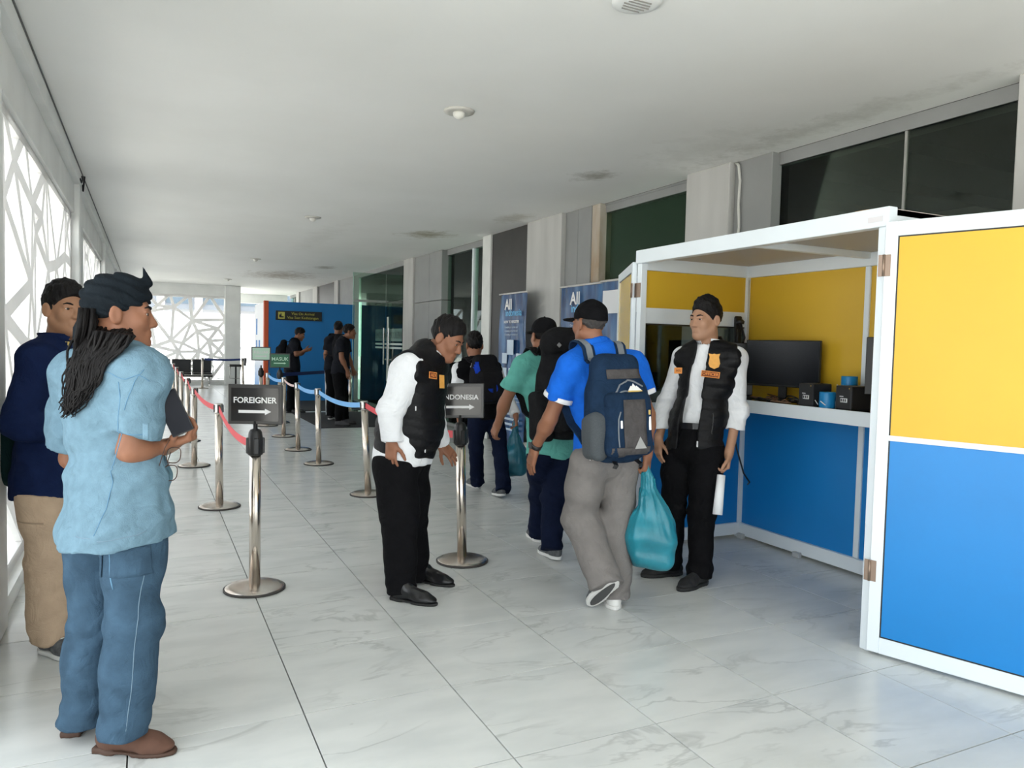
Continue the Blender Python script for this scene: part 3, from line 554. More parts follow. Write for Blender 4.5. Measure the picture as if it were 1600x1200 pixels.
# ------------------------------------------------------------------ far seats
vinyl = mat('black_vinyl', (.010, .011, .013), .35)
gs = thing('gang_seat', 'row of black vinyl waiting chairs on a chrome beam before the pierced end screen', 'bench', (1.05, 24.35, 0))
for k in range(4):
    x = .43-k*.565
    sb = B().box((x-.26, .12, .42), (x+.26, .17, .80), .02, Matrix.Translation((0, 0, 0)), 2).build('backrest', vinyl, gs); B().box((x-.265, .165, .40), (x+.265, .175, .81), .004).build('back_shell', steel, sb)
    st_ = B().box((x-.26, -.32, .36), (x+.26, .12, .42), .02, seg=2).build('seat_pad', vinyl, gs); B().box((x-.265, -.325, .345), (x+.265, .12, .36), .004).build('seat_shell', steel, st_)
B().box((-1.62, -.08, .28), (.72, -.02, .34), .005).build('beam', vinyl, gs)
for x in (.62, -.6, -1.5):
    B().tube([(x, -.05, .3), (x, -.05, .05)], .025, 10).tube([(x, -.34, .015), (x, -.3, .03), (x, -.05, .06), (x, .2, .03), (x, .24, .015)], .02, 8).build('leg', steel, gs)
for k in range(5):
    x = .715-k*.565
    B().tube([(x, .13, .62), (x, -.1, .63), (x, -.26, .61), (x, -.28, .5), (x, -.2, .36), (x, -.1, .33)], .015, 8).build('armrest', steel, gs)
bs = thing('bar_stool', 'black bar stool with chrome footrest beside the end pillar', 'stool', (2.42, 24.25, 0))
B().lathe([(.2, 0), (.2, .01), (.06, .03), (.03, .05)], 28).build('base', vinyl, bs); B().lathe([(.026, .04), (.026, .6)], 14).build('column', vinyl, bs)
B().box((-.20, -.19, .60), (.20, .19, .67), .03, seg=3).build('seat', vinyl, bs); B().box((.14, -.18, .66), (.20, .18, .90), .03, Matrix.Rotation(.12, 4, 'Y'), 3).build('backrest', vinyl, bs)
B().tube([(-.17, -.1, .6), (-.19, -.12, .25), (.1, -.14, .25), (.12, -.12, .6)], .012, 8).build('footrest', steel, bs)

# ------------------------------------------------------------------ banners
def banner_mat(nm, seed):
    m = bpy.data.materials.new(nm); m.use_nodes = True; nt = m.node_tree; b = nt.nodes['Principled BSDF']; N = nt.nodes.new; L = nt.links.new
    tc = N('ShaderNodeTexCoord'); mp = N('ShaderNodeMapping'); mp.inputs['Scale'].default_value = (1, 5, 1.2); mp.inputs['Location'].default_value = (seed, 0, 0); L(tc.outputs['Object'], mp.inputs[0]); n = N('ShaderNodeTexNoise'); n.inputs['Scale'].default_value = 1.6; L(mp.outputs[0], n.inputs[0])
    r = N('ShaderNodeValToRGB'); e = r.color_ramp.elements; e[0].position = .35; e[0].color = (.008, .035, .12, 1); e[1].position = .7; e[1].color = (.04, .16, .36, 1); L(n.outputs['Fac'], r.inputs[0]); L(r.outputs[0], b.inputs['Base Color']); b.inputs['Roughness'].default_value = .28; return m
bpale = mat('banner_pale', (.55, .66, .78), .4); bcyan = mat('banner_cyan', (.10, .42, .72), .4); bnavy = mat('banner_navy', (.01, .04, .12), .4)
def wavy(y, z): return .012*math.sin(y*17+z*3)+.008*math.sin(y*31-z*5)
def banner(y0, y1, x, label, full=True, seed=1.):
    W = y1-y0; t = thing('rollup_banner', label, 'banner', (x, (y0+y1)/2, 0))
    ny, nz, z0, z1 = 24, 24, .08, 2.12; v = []; f = []
    for s in (0, 1):
        for j in range(nz+1):
            for i in range(ny+1): y = -W/2+W*i/ny; z = z0+(z1-z0)*j/nz; v.append((wavy(y, z)+s*.002, y, z))
    o1 = (ny+1)*(nz+1)
    for j in range(nz):
        for i in range(ny):
            a = j*(ny+1)+i; f.append((a, a+ny+1, a+ny+2, a+1)); f.append((o1+a, o1+a+1, o1+a+ny+2, o1+a+ny+1))
    obj('print', arr_mesh('print', v, f, True), banner_mat('banner_print_%d' % int(seed), seed), t)
    B().box((-.02, -W/2-.01, 2.11), (.02, W/2+.01, 2.135), .004).build('top_rail', steel, t); B().box((-.08, -W/2-.01, .0), (.08, W/2+.01, .08), .02, seg=2).build('cassette', steel, t)
    B().tube([(.05, 0, .05), (.05, 0, 2.12)], .012, 8).build('pole', steel, t)
    L_ = (0, -1, 0); U_ = (0, 0, 1); off = -.026
    def blk(ya, yb, za, zb, m, nm='printed_block'): B().box((off-.0005, ya*W, za), (off+.0005, yb*W, zb)).build(nm, m, t)
    if full:
        text('lettering', 'All', .20, white_ink, t, (off, .10, 1.97), L_, U_, .001, .004); text('lettering', 'indonesia', .13, bcyan, t, (off-.001, -.06, 1.86), L_, U_, .001, .002)
        text('lettering', 'HOW TO REGISTER', .052, white_ink, t, (off, 0, 1.74), L_, U_, .001, .001)
        for k in range(3): text('lettering', 'Complete your arrival card', .036, bpale, t, (off, 0, 1.67-k*.05), L_, U_, .001)
        blk(-.10, .14, 1.30, 1.50, bpale)
        for k, (ya, za) in enumerate(((.22, .98), (-.04, .98), (-.30, .98), (.22, 1.18), (-.30, 1.18))): blk(ya-.08, ya+.1, za, za+.14, bpale)
        for k in range(5):
            for s in (.2, -.22): text('lettering', 'Scan and fill in the form', .026, bpale, t, (off, s*W, .86-k*.045), L_, U_, .0008)
        for k in range(4): blk(-.35, .35, .28+k*.07, .31+k*.07, bpale)
    else:
        blk(-.42, .42, 1.78, 2.02, mat('banner_white', (.75, .76, .78), .5)); text('lettering', 'HELP', .07, bpale, t, (off, 0, 1.25), L_, U_, .001); text('lettering', 'desk', .06, bpale, t, (off, 0, 1.05), L_, U_, .001)
banner(8.72, 9.55, 4.42, 'blue rollup banner standing before the dark wall panel, lettered All indonesia', True, 1.)
banner(6.90, 7.84, 4.42, 'blue rollup banner standing before the grey cladding, lettered All indonesia', True, 4.)
banner(6.02, 6.86, 4.36, 'blue rollup banner with a white block, beside the booth shutter', False, 7.)
# small white carton on the floor by the banners
t = thing('carton', 'white carton standing on the floor under the banners', 'box', (4.05, 6.6, 0)); B().box((-.17, -.2, 0), (.17, .2, .26), .006).build('box_body', mat('carton_white', (.7, .7, .68), .7), t); B().box((-.175, -.02, .258), (.175, .02, .263)).build('tape', mat('tape_pale', (.6, .55, .42), .4), t)
t = thing('carton', 'low white skirting box standing along the wall behind the young man', 'box', (4.4, 8.27, 0)); B().box((-.12, -.4, 0), (.12, .4, .16), .006).build('box_body', mat('carton_white', (.7, .7, .68), .7), t); B().box((-.125, -.42, .14), (.125, .42, .17), .004).build('lid', mat('carton_white', (.7, .7, .68), .7), t)

# ------------------------------------------------------------------ outside, beyond the far opening
ow = mat('outdoor_white_steel', (.85, .85, .85), .6); og = mat('outdoor_grey', (.20, .22, .25), .7)
t = thing('outdoor_stair', 'white steel outdoor stair with grey treads beyond the far opening', 'stair', (5.0, 34, -.26))
for s in (0, 1.2): B().bar((-2.6, s, 0), (1.4, s, 3.6), .08, .28).bar((-2.6, s, .95), (1.4, s, 4.55), .05, .05).build('stringer', ow, t)
for k in range(16): B().box((-2.6+k*.25, .0, .1+k*.225), (-2.28+k*.25, 1.2, .14+k*.225)).build('tread', og, t)
for k in range(8): B().bar((-2.6+k*.55, 0, .2+k*.5), (-2.6+k*.55, 0, 1.0+k*.5), .04, .04).build('baluster', ow, t)
t = thing('outdoor_building', 'grey distant building with white columns beyond the far opening', 'building', (6.0, 48, -.26))
B().box((-6, 0, 3.4), (14, 6, 5.2)).build('upper_wall', og, t); B().box((-6.3, -1, 5.2), (14, 6, 5.5)).build('roof', ow, t)
for k in range(9): B().box((-5.5+k*2, -.4, 0), (-5.1+k*2, 0, 5.2)).build('column', ow, t)
for k in range(9): B().box((-5.0+k*2, -.05, 3.7), (-3.7+k*2, 0, 4.7)).build('window', mat('far_glass', (.10, .14, .18), .2), t)
for k in range(4): B().bar((-5.3+k*2, -.2, 0), (-3.3+k*2, -.2, 3.4), .15, .15).build('brace', ow, t)
# ------------------------------------------------------------------ soft shapes: a distance field on a grid, meshed with surface nets
def axis(lo, hi, h, fine):
    c = [lo]
    while c[-1] < hi:
        x = c[-1]; s = h
        for a, b_, hf in fine:
            if a <= x < b_: s = min(s, hf)
            elif x < a: s = min(s, max(hf, a-x))
        c.append(x+s)
    return np.array(c, np.float32)
class Fld:
    def __init__(s, lo, hi, h, fine=()):
        lo, hi = np.asarray(lo, float), np.asarray(hi, float)
        s.ax = [axis(lo[i], hi[i], h, [(f[0][i], f[1][i], f[2]) for f in fine]) for i in range(3)]; s.h = h
        s.F = np.full([len(a) for a in s.ax], .5, np.float32)
    def sub(s, lo, hi, m):
        sl = []
        for i in range(3):
            a = max(0, np.searchsorted(s.ax[i], lo[i]-m)-1); b_ = min(len(s.ax[i]), np.searchsorted(s.ax[i], hi[i]+m)+1); sl.append(slice(a, max(b_, a)))
        sl = tuple(sl); return sl, s.ax[0][sl[0]][:, None, None], s.ax[1][sl[1]][None, :, None], s.ax[2][sl[2]][None, None, :]
    def add(s, prim, k=.0):
        lo, hi, fn = prim; sl, X, Y, Z = s.sub(lo, hi, k+2.5*s.h)
        if 0 in s.F[sl].shape: return s
        d = fn(X, Y, Z).astype(np.float32); f = s.F[sl]
        if k > 0: hh = np.maximum(k-np.abs(f-d), 0)/k; s.F[sl] = np.minimum(f, d)-hh*hh*k*.25
        else: s.F[sl] = np.minimum(f, d)
        return s
    def cut(s, prim, k=.0):
        lo, hi, fn = prim; sl, X, Y, Z = s.sub(lo, hi, k+2.5*s.h)
        if 0 in s.F[sl].shape: return s
        d = -fn(X, Y, Z).astype(np.float32); f = s.F[sl]
        if k > 0: hh = np.maximum(k-np.abs(f-d), 0)/k; s.F[sl] = np.maximum(f, d)+hh*hh*k*.25
        else: s.F[sl] = np.maximum(f, d)
        return s
    def clip(s, p, n):
        "keep the side that n points to"
        n = unit(n); X, Y, Z = s.ax[0][:, None, None], s.ax[1][None, :, None], s.ax[2][None, None, :]
        s.F = np.maximum(s.F, -((X-p[0])*n[0]+(Y-p[1])*n[1]+(Z-p[2])*n[2])).astype(np.float32); return s
    def disp(s, fn, band=.06):
        i = np.nonzero(np.abs(s.F) < band); P_ = np.stack([s.ax[k][i[k]] for k in range(3)], 1); s.F[i] += fn(P_).astype(np.float32); return s
    def mesh(s, name, smooth_it=1):
        F, (ax, ay, az) = s.F, s.ax
        F[0], F[-1] = .5, .5; F[:, 0], F[:, -1] = .5, .5; F[:, :, 0], F[:, :, -1] = .5, .5
        I = F < 0; off = [(i, j, k) for i in (0, 1) for j in (0, 1) for k in (0, 1)]; nx, ny, nz = F.shape
        cnt = np.zeros((nx-1, ny-1, nz-1), np.uint8)
        for i, j, k in off: cnt += I[i:nx-1+i, j:ny-1+j, k:nz-1+k]
        c = np.nonzero((cnt > 0) & (cnt < 8)); N = len(c[0]); idx = np.full(cnt.shape, -1, np.int32); idx[c] = np.arange(N)
        V = np.stack([F[c[0]+i, c[1]+j, c[2]+k] for i, j, k in off], 1); O = np.array(off, np.float32); acc = np.zeros((N, 3), np.float32); w = np.zeros(N, np.float32)
        for a in range(8):
            for b_ in range(a+1, 8):
                if np.abs(O[a]-O[b_]).sum() != 1: continue
                m = (V[:, a] < 0) != (V[:, b_] < 0); t = V[m, a]/(V[m, a]-V[m, b_]); acc[m] += O[a]+(O[b_]-O[a])*t[:, None]; w[m] += 1
        acc /= w[:, None]; P_ = np.empty((N, 3), np.float32)
        for k, a in enumerate((ax, ay, az)): P_[:, k] = a[c[k]]+acc[:, k]*(a[c[k]+1]-a[c[k]])
        Q = []
        for d in range(3):
            e1, e2 = [(1, 2), (2, 0), (0, 1)][d]; sa = [slice(None)]*3; sb = [slice(None)]*3; sa[d] = slice(0, -1); sb[d] = slice(1, None)
            for e in (e1, e2): sa[e] = slice(1, -1); sb[e] = slice(1, -1)
            A, Bb = I[tuple(sa)], I[tuple(sb)]; q = np.nonzero(A != Bb); fl_ = A[q]; p = [q[0].copy(), q[1].copy(), q[2].copy()]
            for e in (e1, e2): p[e] = p[e]+1
            def cell(o1, o2):
                r = [p[0], p[1], p[2]]; r[e1] = p[e1]-o1; r[e2] = p[e2]-o2; return idx[r[0], r[1], r[2]]
            f4 = np.stack([cell(1, 1), cell(0, 1), cell(0, 0), cell(1, 0)], 1); f4[~fl_] = f4[~fl_][:, ::-1]; Q.append(f4)
        Q = np.concatenate(Q); Q = Q[(Q >= 0).all(1)]
        for _ in range(smooth_it):
            S = np.zeros_like(P_); n = np.zeros(N, np.float32)
            for a, b_ in ((0, 1), (1, 2), (2, 3), (3, 0)):
                for k in range(3): S[:, k] += np.bincount(Q[:, a], P_[Q[:, b_], k], N)+np.bincount(Q[:, b_], P_[Q[:, a], k], N)
                n += np.bincount(Q[:, a], minlength=N)+np.bincount(Q[:, b_], minlength=N)
            P_ = P_*.5+S/np.maximum(n, 1)[:, None]*.5
        s.V, s.Q = P_, Q
        return arr_mesh(name, P_, Q, True)
    def build(s, name, m, parent, smooth_it=1):
        o = obj(name, s.mesh(name, smooth_it), m, parent); s.F = None; o['_sdf'] = 1; del o['_sdf']
        return o
    def bvh(s): return BVHTree.FromPolygons(s.V.tolist(), s.Q.tolist())
def rc(a, b_, ra, rb):
    a, b_ = np.asarray(a, float), np.asarray(b_, float); d = b_-a; L2 = max(float(d@d), 1e-9); R_ = max(ra, rb)
    def fn(X, Y, Z):
        x, y, z = X-a[0], Y-a[1], Z-a[2]; t = np.clip((x*d[0]+y*d[1]+z*d[2])/L2, 0, 1)
        return np.sqrt((x-t*d[0])**2+(y-t*d[1])**2+(z-t*d[2])**2)-(ra+(rb-ra)*t)
    return np.minimum(a, b_)-R_, np.maximum(a, b_)+R_, fn
def rcf(a, b_, ra, rb):
    "like rc with a flat cut end at b_"
    a, b_ = np.asarray(a, float), np.asarray(b_, float); d = b_-a; L = float(np.linalg.norm(d)); d /= L; R_ = max(ra, rb)
    def fn(X, Y, Z):
        x, y, z = X-a[0], Y-a[1], Z-a[2]; u = x*d[0]+y*d[1]+z*d[2]; t = np.clip(u, 0, L+.1)
        return np.maximum(np.sqrt((x-t*d[0])**2+(y-t*d[1])**2+(z-t*d[2])**2)-(ra+(rb-ra)*t/L), u-L)
    return np.minimum(a, b_)-R_, np.maximum(a, b_)+R_, fn
def chain(pts, rs): return [rc(pts[i], pts[i+1], rs[i], rs[i+1]) for i in range(len(pts)-1)]
def loc(c, M, X, Y, Z):
    x, y, z = X-c[0], Y-c[1], Z-c[2]; return [x*M[0, i]+y*M[1, i]+z*M[2, i] for i in range(3)]
EYE = np.eye(3)
def el(c, r, M=EYE):
    c = np.asarray(c, float); r = np.asarray(r, float); e = np.abs(M)@r
    def fn(X, Y, Z):
        u = loc(c, M, X, Y, Z); k0 = np.sqrt(sum((u[i]/r[i])**2 for i in range(3))); k1 = np.sqrt(sum((u[i]/r[i]**2)**2 for i in range(3)))+1e-6; return k0*(k0-1)/k1
    return c-e, c+e, fn
def bx(c, hf, rd=.01, M=EYE):
    c = np.asarray(c, float); hf = np.asarray(hf, float); e = np.abs(M)@hf
    def fn(X, Y, Z):
        u = loc(c, M, X, Y, Z); q = [np.abs(u[i])-(hf[i]-rd) for i in range(3)]
        return np.sqrt(sum(np.maximum(v, 0)**2 for v in q))+np.minimum(np.maximum(np.maximum(q[0], q[1]), q[2]), 0)-rd
    return c-e, c+e, fn
def folds(seed, amp, freq, aniso=(1, 1, 1), n=5):
    r = np.random.RandomState(seed); K = r.randn(n, 3)*np.array(aniso); K = K/np.linalg.norm(K, axis=1)[:, None]*freq*(.6+.8*r.rand(n, 1)); ph = r.rand(n)*6.28
    return lambda P_: amp/n*2*sum(np.sin(P_@K[i]+ph[i]+1.3*np.sin(P_@K[(i+1) % n]*.5)) for i in range(n))
def frame(fwd, up=(0, 0, 1)):
    "columns: right, forward, up"
    f = unit(fwd); r = unit(np.cross(f, up)); return np.stack([r, f, np.cross(r, f)], 1)
def surf_patch(bvh, o, x, y, w, h, off=.002, n=8, poly=None):
    "a thin patch laid on a soft surface: returns verts and quads"
    o, x, y = map(np.asarray, (o, x, y)); nrm = unit(np.cross(x, y)); v = []; f = []; ok = []
    for layer in (off, off-.003):
        for j in range(n+1):
            for i in range(n+1):
                p = o+x*((i/n-.5)*w)+y*((j/n-.5)*h); hit = bvh.ray_cast(Vector(p+nrm*.15), Vector(-nrm), .4); q = np.array(hit[0]) if hit[0] is not None else p; v.append(q+nrm*layer); ok.append(hit[0] is not None)
    m = n+1
    for j in range(n):
        for i in range(n): a = j*m+i; f.append((a, a+1, a+m+1, a+m)); b_ = a+m*m; f.append((b_, b_+m, b_+m+1, b_+1))
    for i in range(n):
        for a, b_ in ((i, i+1), (n*m+i+1, n*m+i), ((i+1)*m, i*m), (i*m+n, (i+1)*m+n)): f.append((b_, a, a+m*m, b_+m*m))
    g_ = [t for t in f if all(ok[i] for i in t)]; f = g_ or f; return arr_mesh('patch', v, f, False)
def drape(me, bvh, o, x, y, off=.004):
    "lay a flat mesh (lettering, badge) on a soft surface"
    o, x, y = map(np.asarray, (o, x, y)); nrm = unit(np.cross(x, y))
    for v in me.vertices:
        p = o+x*v.co.x+y*v.co.y; hit = bvh.ray_cast(Vector(p+nrm*.15), Vector(-nrm), .4); q = np.array(hit[0]) if hit[0] is not None else p; v.co = Vector(q+nrm*(off+v.co.z))
    return me
def flat_on(me, bvh, o, x, y, off=.004):
    "fix a flat stiff piece (label, badge, lettering) to a soft surface"
    o, x, y = np.asarray(o), unit(x), np.asarray(y); y = unit(y-x*np.dot(x, y)); nrm = np.cross(x, y)
    def hp(i, j):
        c = o+x*i+y*j; h = bvh.ray_cast(Vector(c+nrm*.2), Vector(-nrm), .5); return np.array(h[0]) if h[0] is not None else None
    hs = {k: hp(*k) for k in ((-.03, 0), (.03, 0), (0, .03), (0, -.03), (0, 0))}; q = hs[(0, 0)] if hs[(0, 0)] is not None else o
    if all(h is not None for h in hs.values()): x = unit(hs[(.03, 0)]-hs[(-.03, 0)]); y = unit(hs[(0, .03)]-hs[(0, -.03)]); y = unit(y-x*np.dot(x, y)); nrm = np.cross(x, y); q = sum(hs.values())/5
    me.transform(frame_M((q+nrm*off).tolist(), x.tolist(), y.tolist(), nrm.tolist())); return me
def plate(w, h, t=.003): return B().box((-w/2, -h/2, -t), (w/2, h/2, t*.3), .0008).mesh('plate')
def seam(pts, bvh, r, name, m, parent, n=5):
    "stitched line that follows a soft surface"
    pts = [np.asarray(p, float) for p in pts]; out = []
    for a, b_ in zip(pts, pts[1:]):
        L = max(2, int(np.linalg.norm(b_-a)/.02))
        for k in range(L): out.append(a+(b_-a)*k/L)
    out.append(pts[-1]); out = [bvh.find_nearest(Vector(p))[0] for p in out]; return B().tube(out, r, n).build(name, m, parent)
# ------------------------------------------------------------------ people
def skin(nm, c): return mat('skin_'+nm, c, .5, noise=.07, nscale=9, spec=.35)
hair_black = mat('black_hair', (.006, .005, .005), .55, bump=.5, bscale=160, stretch=(1, 1, .25), spec=.18); eye_white = mat('eye_white', (.75, .72, .70), .3); iris = mat('iris_dark', (.02, .012, .008), .15)
def fabric(nm, c, noise=.10, nscale=16, bump=.25, rough=.85, crease=.35):
    m = mat('cloth_'+nm, c, rough, noise=noise, nscale=nscale, bump=bump, bscale=260, spec=.08); nt = m.node_tree
    if nm not in CREASED:
        CREASED.add(nm); bp = [n for n in nt.nodes if n.type == 'BUMP'][0]; mp = [n for n in nt.nodes if n.type == 'MAPPING'][0]; n = nt.nodes.new('ShaderNodeTexNoise'); n.inputs['Scale'].default_value = 9; n.inputs['Detail'].default_value = 2.5; n.inputs['Distortion'].default_value = 1.2
        ab = nt.nodes.new('ShaderNodeMath'); ab.operation = 'SUBTRACT'; ab.inputs[1].default_value = .5; a2 = nt.nodes.new('ShaderNodeMath'); a2.operation = 'ABSOLUTE'
        b2 = nt.nodes.new('ShaderNodeBump'); b2.inputs['Strength'].default_value = crease; b2.inputs['Distance'].default_value = .05
        nt.links.new(mp.outputs[0], n.inputs[0]); nt.links.new(n.outputs['Fac'], ab.inputs[0]); nt.links.new(ab.outputs[0], a2.inputs[0]); nt.links.new(a2.outputs[0], b2.inputs['Height']); nt.links.new(b2.outputs[0], bp.inputs['Normal'])
    return m
CREASED = set()
def add_head(f, c, M, s=1., kneck=.03):
    "head in its own frame: x right, y forward, z up, origin between the ears"
    W_ = lambda x, y, z: c+M@(np.array([x, y, z])*s)
    a = lambda p, k=.02: f.add(p, k*s)
    a(el(W_(0, -.012, .045), np.array([.074, .093, .082])*s, M), .0); a(el(W_(0, .028, -.028), np.array([.058, .064, .078])*s, M), .03)
    for q in (-1, 1):
        a(rc(W_(q*.048, .0, -.045), W_(q*.016, .058, -.088), .024*s, .020*s), .03); a(el(W_(q*.036, .058, -.018), np.array([.026, .026, .026])*s, M), .02)
    a(el(W_(0, .071, -.089), np.array([.023, .021, .018])*s, M), .022)
    a(rc(W_(-.034, .074, .026), W_(.034, .074, .026), .014*s, .014*s), .018)
    for q in (-1, 1): f.cut(el(W_(q*.032, .098, .008), np.array([.019, .014, .012])*s, M), .012*s)
    a(rc(W_(0, .084, .016), W_(0, .103, -.025), .0082*s, .0128*s), .011)
    for q in (-1, 1): a(el(W_(q*.013, .094, -.029), np.array([.009, .011, .008])*s, M), .008)
    for z, r in ((-.053, .0075), (-.063, .0085)): a(rc(W_(-.017, .083, z), W_(.017, .083, z), r*s, r*s), .008); a(el(W_(0, .088, z), np.array([.013, .009, .006])*s, M), .006)
    f.cut(rc(W_(-.020, .097, -.0582), W_(.020, .097, -.0582), .0035*s, .0035*s), .004)
    for q in (-1, 1):
        a(rc(W_(q*.019, .088, .0165), W_(q*.047, .081, .0155), .005*s, .004*s), .006); a(rc(W_(q*.021, .086, .0005), W_(q*.045, .080, .0015), .0042*s, .0035*s), .006)
        Me = M@np.array([[math.cos(q*.35), -math.sin(q*.35), 0], [math.sin(q*.35), math.cos(q*.35), 0], [0, 0, 1]])
        a(el(W_(q*.079, -.008, .002), np.array([.009, .021, .033])*s, Me), .008); f.cut(el(W_(q*.089, -.004, .004), np.array([.006, .011, .020])*s, Me), .006)
def eyes(c, M, s, parent, brow=True):
    for q in (-1, 1):
        p = c+M@(np.array([q*.032, .0735, .0085])*s); d = M@unit(np.array([0, 1, -.06]))
        e = B().lathe([(.0125*s*math.sin(t), -.0125*s*math.cos(t)) for t in np.linspace(.06, math.pi-.06, 9)], 14, M=Matrix.Translation(p)).build('eyeball', eye_white, parent)
        B().lathe([(.0070*s*math.sin(t), -.0032*s*math.cos(t)) for t in np.linspace(.1, math.pi-.1, 5)], 12, M=Matrix.Translation(p+d*.0112*s) @ Vector(d).to_track_quat('Z', 'Y').to_matrix().to_4x4()).build('iris', iris, e)
        if brow and q > 0:
            lm = mat('lips_'+parent.name, (.24, .085, .065), .45)
            for z, zz, r_ in ((-.0535, -.0525, .0042), (-.0635, -.0650, .0050)): B().tube([c+M@(np.array([x*.001, y, z_])*s) for x, y, z_ in ((-21, .0815, -.0580), (-11, .0885, (z+zz)/2), (0, .0915, zz), (11, .0885, (z+zz)/2), (21, .0815, -.0580))], [.0012*s, r_*s*.8, r_*s*.9, r_*s*.8, .0012*s], 8).build('lip', lm, parent)
        if brow:
            pts = [c+M@(np.array([q*x, y, z])*s) for x, y, z in ((.014, .092, .0270), (.026, .0915, .0315), (.038, .087, .0330), (.050, .077, .0285))]; B().tube(pts, [.0032*s, .0044*s, .004*s, .002*s], 8).build('eyebrow', hair_black, parent)
def short_hair(c, M, s, parent, seed=1, top=.016, front=.074, m=None, slope=1.0, capped=False):
    W_ = lambda x, y, z: c+M@(np.array([x, y, z])*s)
    f = Fld(c-.16*s, c+.19*s, .005)
    f.add(el(W_(0, -.014, .045), np.array([.0775, .097, .086])*s, M))
    if not capped: f.add(el(W_(0, -.002, .072+top*.45), np.array([.064, .086, .054+top*.7])*s, M), .03)
    f.disp(folds(seed, .004*s, 200., (1, 1, .5), 6))
    nrm = M@unit(np.array([0, -slope, 1.])); f.clip(W_(0, .085, front), nrm)
    for q in (-1, 1): f.cut(el(W_(q*.090, .016, -.004), np.array([.018, .036, .044])*s, M), .006)
    if capped: f.clip(W_(0, 0, .034), -M[:, 2])
    return f.build('hair', m or hair_black, parent, 1)
def hand(f, w, d, n, side, curl=(.25, .35, .3), spread=.07, s=1., thumb=(.6, .5)):
    "palm and five fingers: w wrist, d along the hand, n out of the palm, side +1 puts the thumb on +(d x n)"
    d = unit(d); n = unit(np.asarray(n)-d*np.dot(n, d)); l = np.cross(d, n)*side; M = np.stack([l, d, n], 1)
    f.add(rc(w-d*.02, w+d*.02, .026*s, .024*s), .01); f.add(bx(w+d*.052*s, np.array([.037, .045, .0135])*s, .012*s, M), .018)
    f.add(el(w+d*.03*s+l*.022*s+n*.008*s, np.array([.016, .028, .014])*s, M), .012)
    for i, (o, L, r) in enumerate(((.0295, .072, .0083), (.010, .080, .0085), (-.0100, .075, .0083), (-.0288, .058, .0075))):
        p = w+d*(.088-.006*abs(i-1))*s+l*o*s; a = unit(d+l*spread*(1.5-i)); th = 0.; pts = [p-a*.02*s, p]
        for k in range(3):
            th += curl[k]; dr = a*math.cos(th)+n*math.sin(th); p = p+dr*L*(.46, .31, .23)[k]*s; pts.append(p)
        for q in chain(pts, [r*s*1.05, r*s*1.02, r*s*.98, r*s*.92, r*s*.80]): f.add(q, .003)
    p = w+d*.022*s+l*.026*s; a = unit(l*thumb[0]*1.3+d*.8+n*thumb[1]); pts = [p, p+a*.042*s]; a2 = unit(a+d*.5+n*thumb[1]*.5-l*.2); pts += [pts[-1]+a2*.030*s, pts[-1]+a2*.030*s+unit(a2+d*.3)*.024*s]
    for q in chain(pts, [.0135*s, .0108*s, .0098*s, .0078*s]): f.add(q, .005)
def shoe(heel, toe, parent, upm, solem, up=(0, 0, 1), h=.075, w=.046, style='sneaker', name='shoe', tread=None):
    "heel and toe are the ends of the sole on the ground"
    heel, toe = np.asarray(heel, float), np.asarray(toe, float); y = unit(toe-heel); L = np.linalg.norm(toe-heel); x = unit(np.cross(y, up)); z = np.cross(x, y); M = np.stack([x, y, z], 1); W_ = lambda a, b_, c_: heel+M@np.array([a, b_, c_])
    lo = np.minimum(heel, toe)-.12; hi = np.maximum(heel, toe)+.16; so_ = .022 if style != 'dress' else .014
    f = Fld(lo, hi, .0055)
    f.add(el(W_(0, L*.20, .040), (w*.80, L*.20, .052), M)); f.add(rc(W_(0, L*.20, .05), W_(0, L*.26, h+.02), w*.82, w*.80), .02); f.add(rc(W_(0, L*.34, .058), W_(0, L*.72, .034), w*.80, w*.72), .03)
    f.add(el(W_(0, L*.68, .026), (w*1.0, L*.30, .032 if style != 'dress' else .028), M), .025)
    f.clip(W_(0, 0, so_-.002), z); f.clip(W_(0, L*.25, h+.028), -unit(z-y*.25)); f.disp(folds(3, .002, 120.))
    o = f.build(name, upm, parent)
    g_ = Fld(lo, hi, .0055); kw = .93 if style == 'dress' else 1.; g_.add(el(W_(0, L*.22, .012), (w*.86*kw, L*.225, .060), M)); g_.add(el(W_(0, L*.68, .012), (w*1.06*kw, L*.325, .060), M), .03); g_.add(bx(W_(0, L*.42, .012), (w*.72, L*.25, .04), .01, M), .03); g_.clip(W_(0, 0, 0), z); g_.clip(W_(0, 0, so_), -z)
    if style == 'dress': g_.add(bx(W_(0, L*.15, .008), (w*.74, L*.14, .014), .004, M), .004); g_.cut(bx(W_(0, L*.40, -.004), (w*1.3, L*.10, .010), .004, M), .003); g_.clip(W_(0, 0, 0), z)
    g_.build('sole', solem, o, 0)
    if tread is not None:
        pl = [(w*.62*math.sin(a_)*(1+.25*math.cos(a_)*-1), L*.5-L*.42*math.cos(a_)) for a_ in np.linspace(0, 2*math.pi, 25)[:-1]]; B().prism(pl, -.004, .001, frame_M(heel.tolist(), x.tolist(), y.tolist(), z.tolist())).build('tread', tread, o)
    if style == 'sneaker':
        bv = f.bvh()
        for k in range(4): B().tube([bv.find_nearest(Vector(W_(q*w*.5, L*(.42+.06*k), .12)))[0] for q in (-.9, -.3, .3, .9)], .003, 5).build('lace', solem, o)
    return o
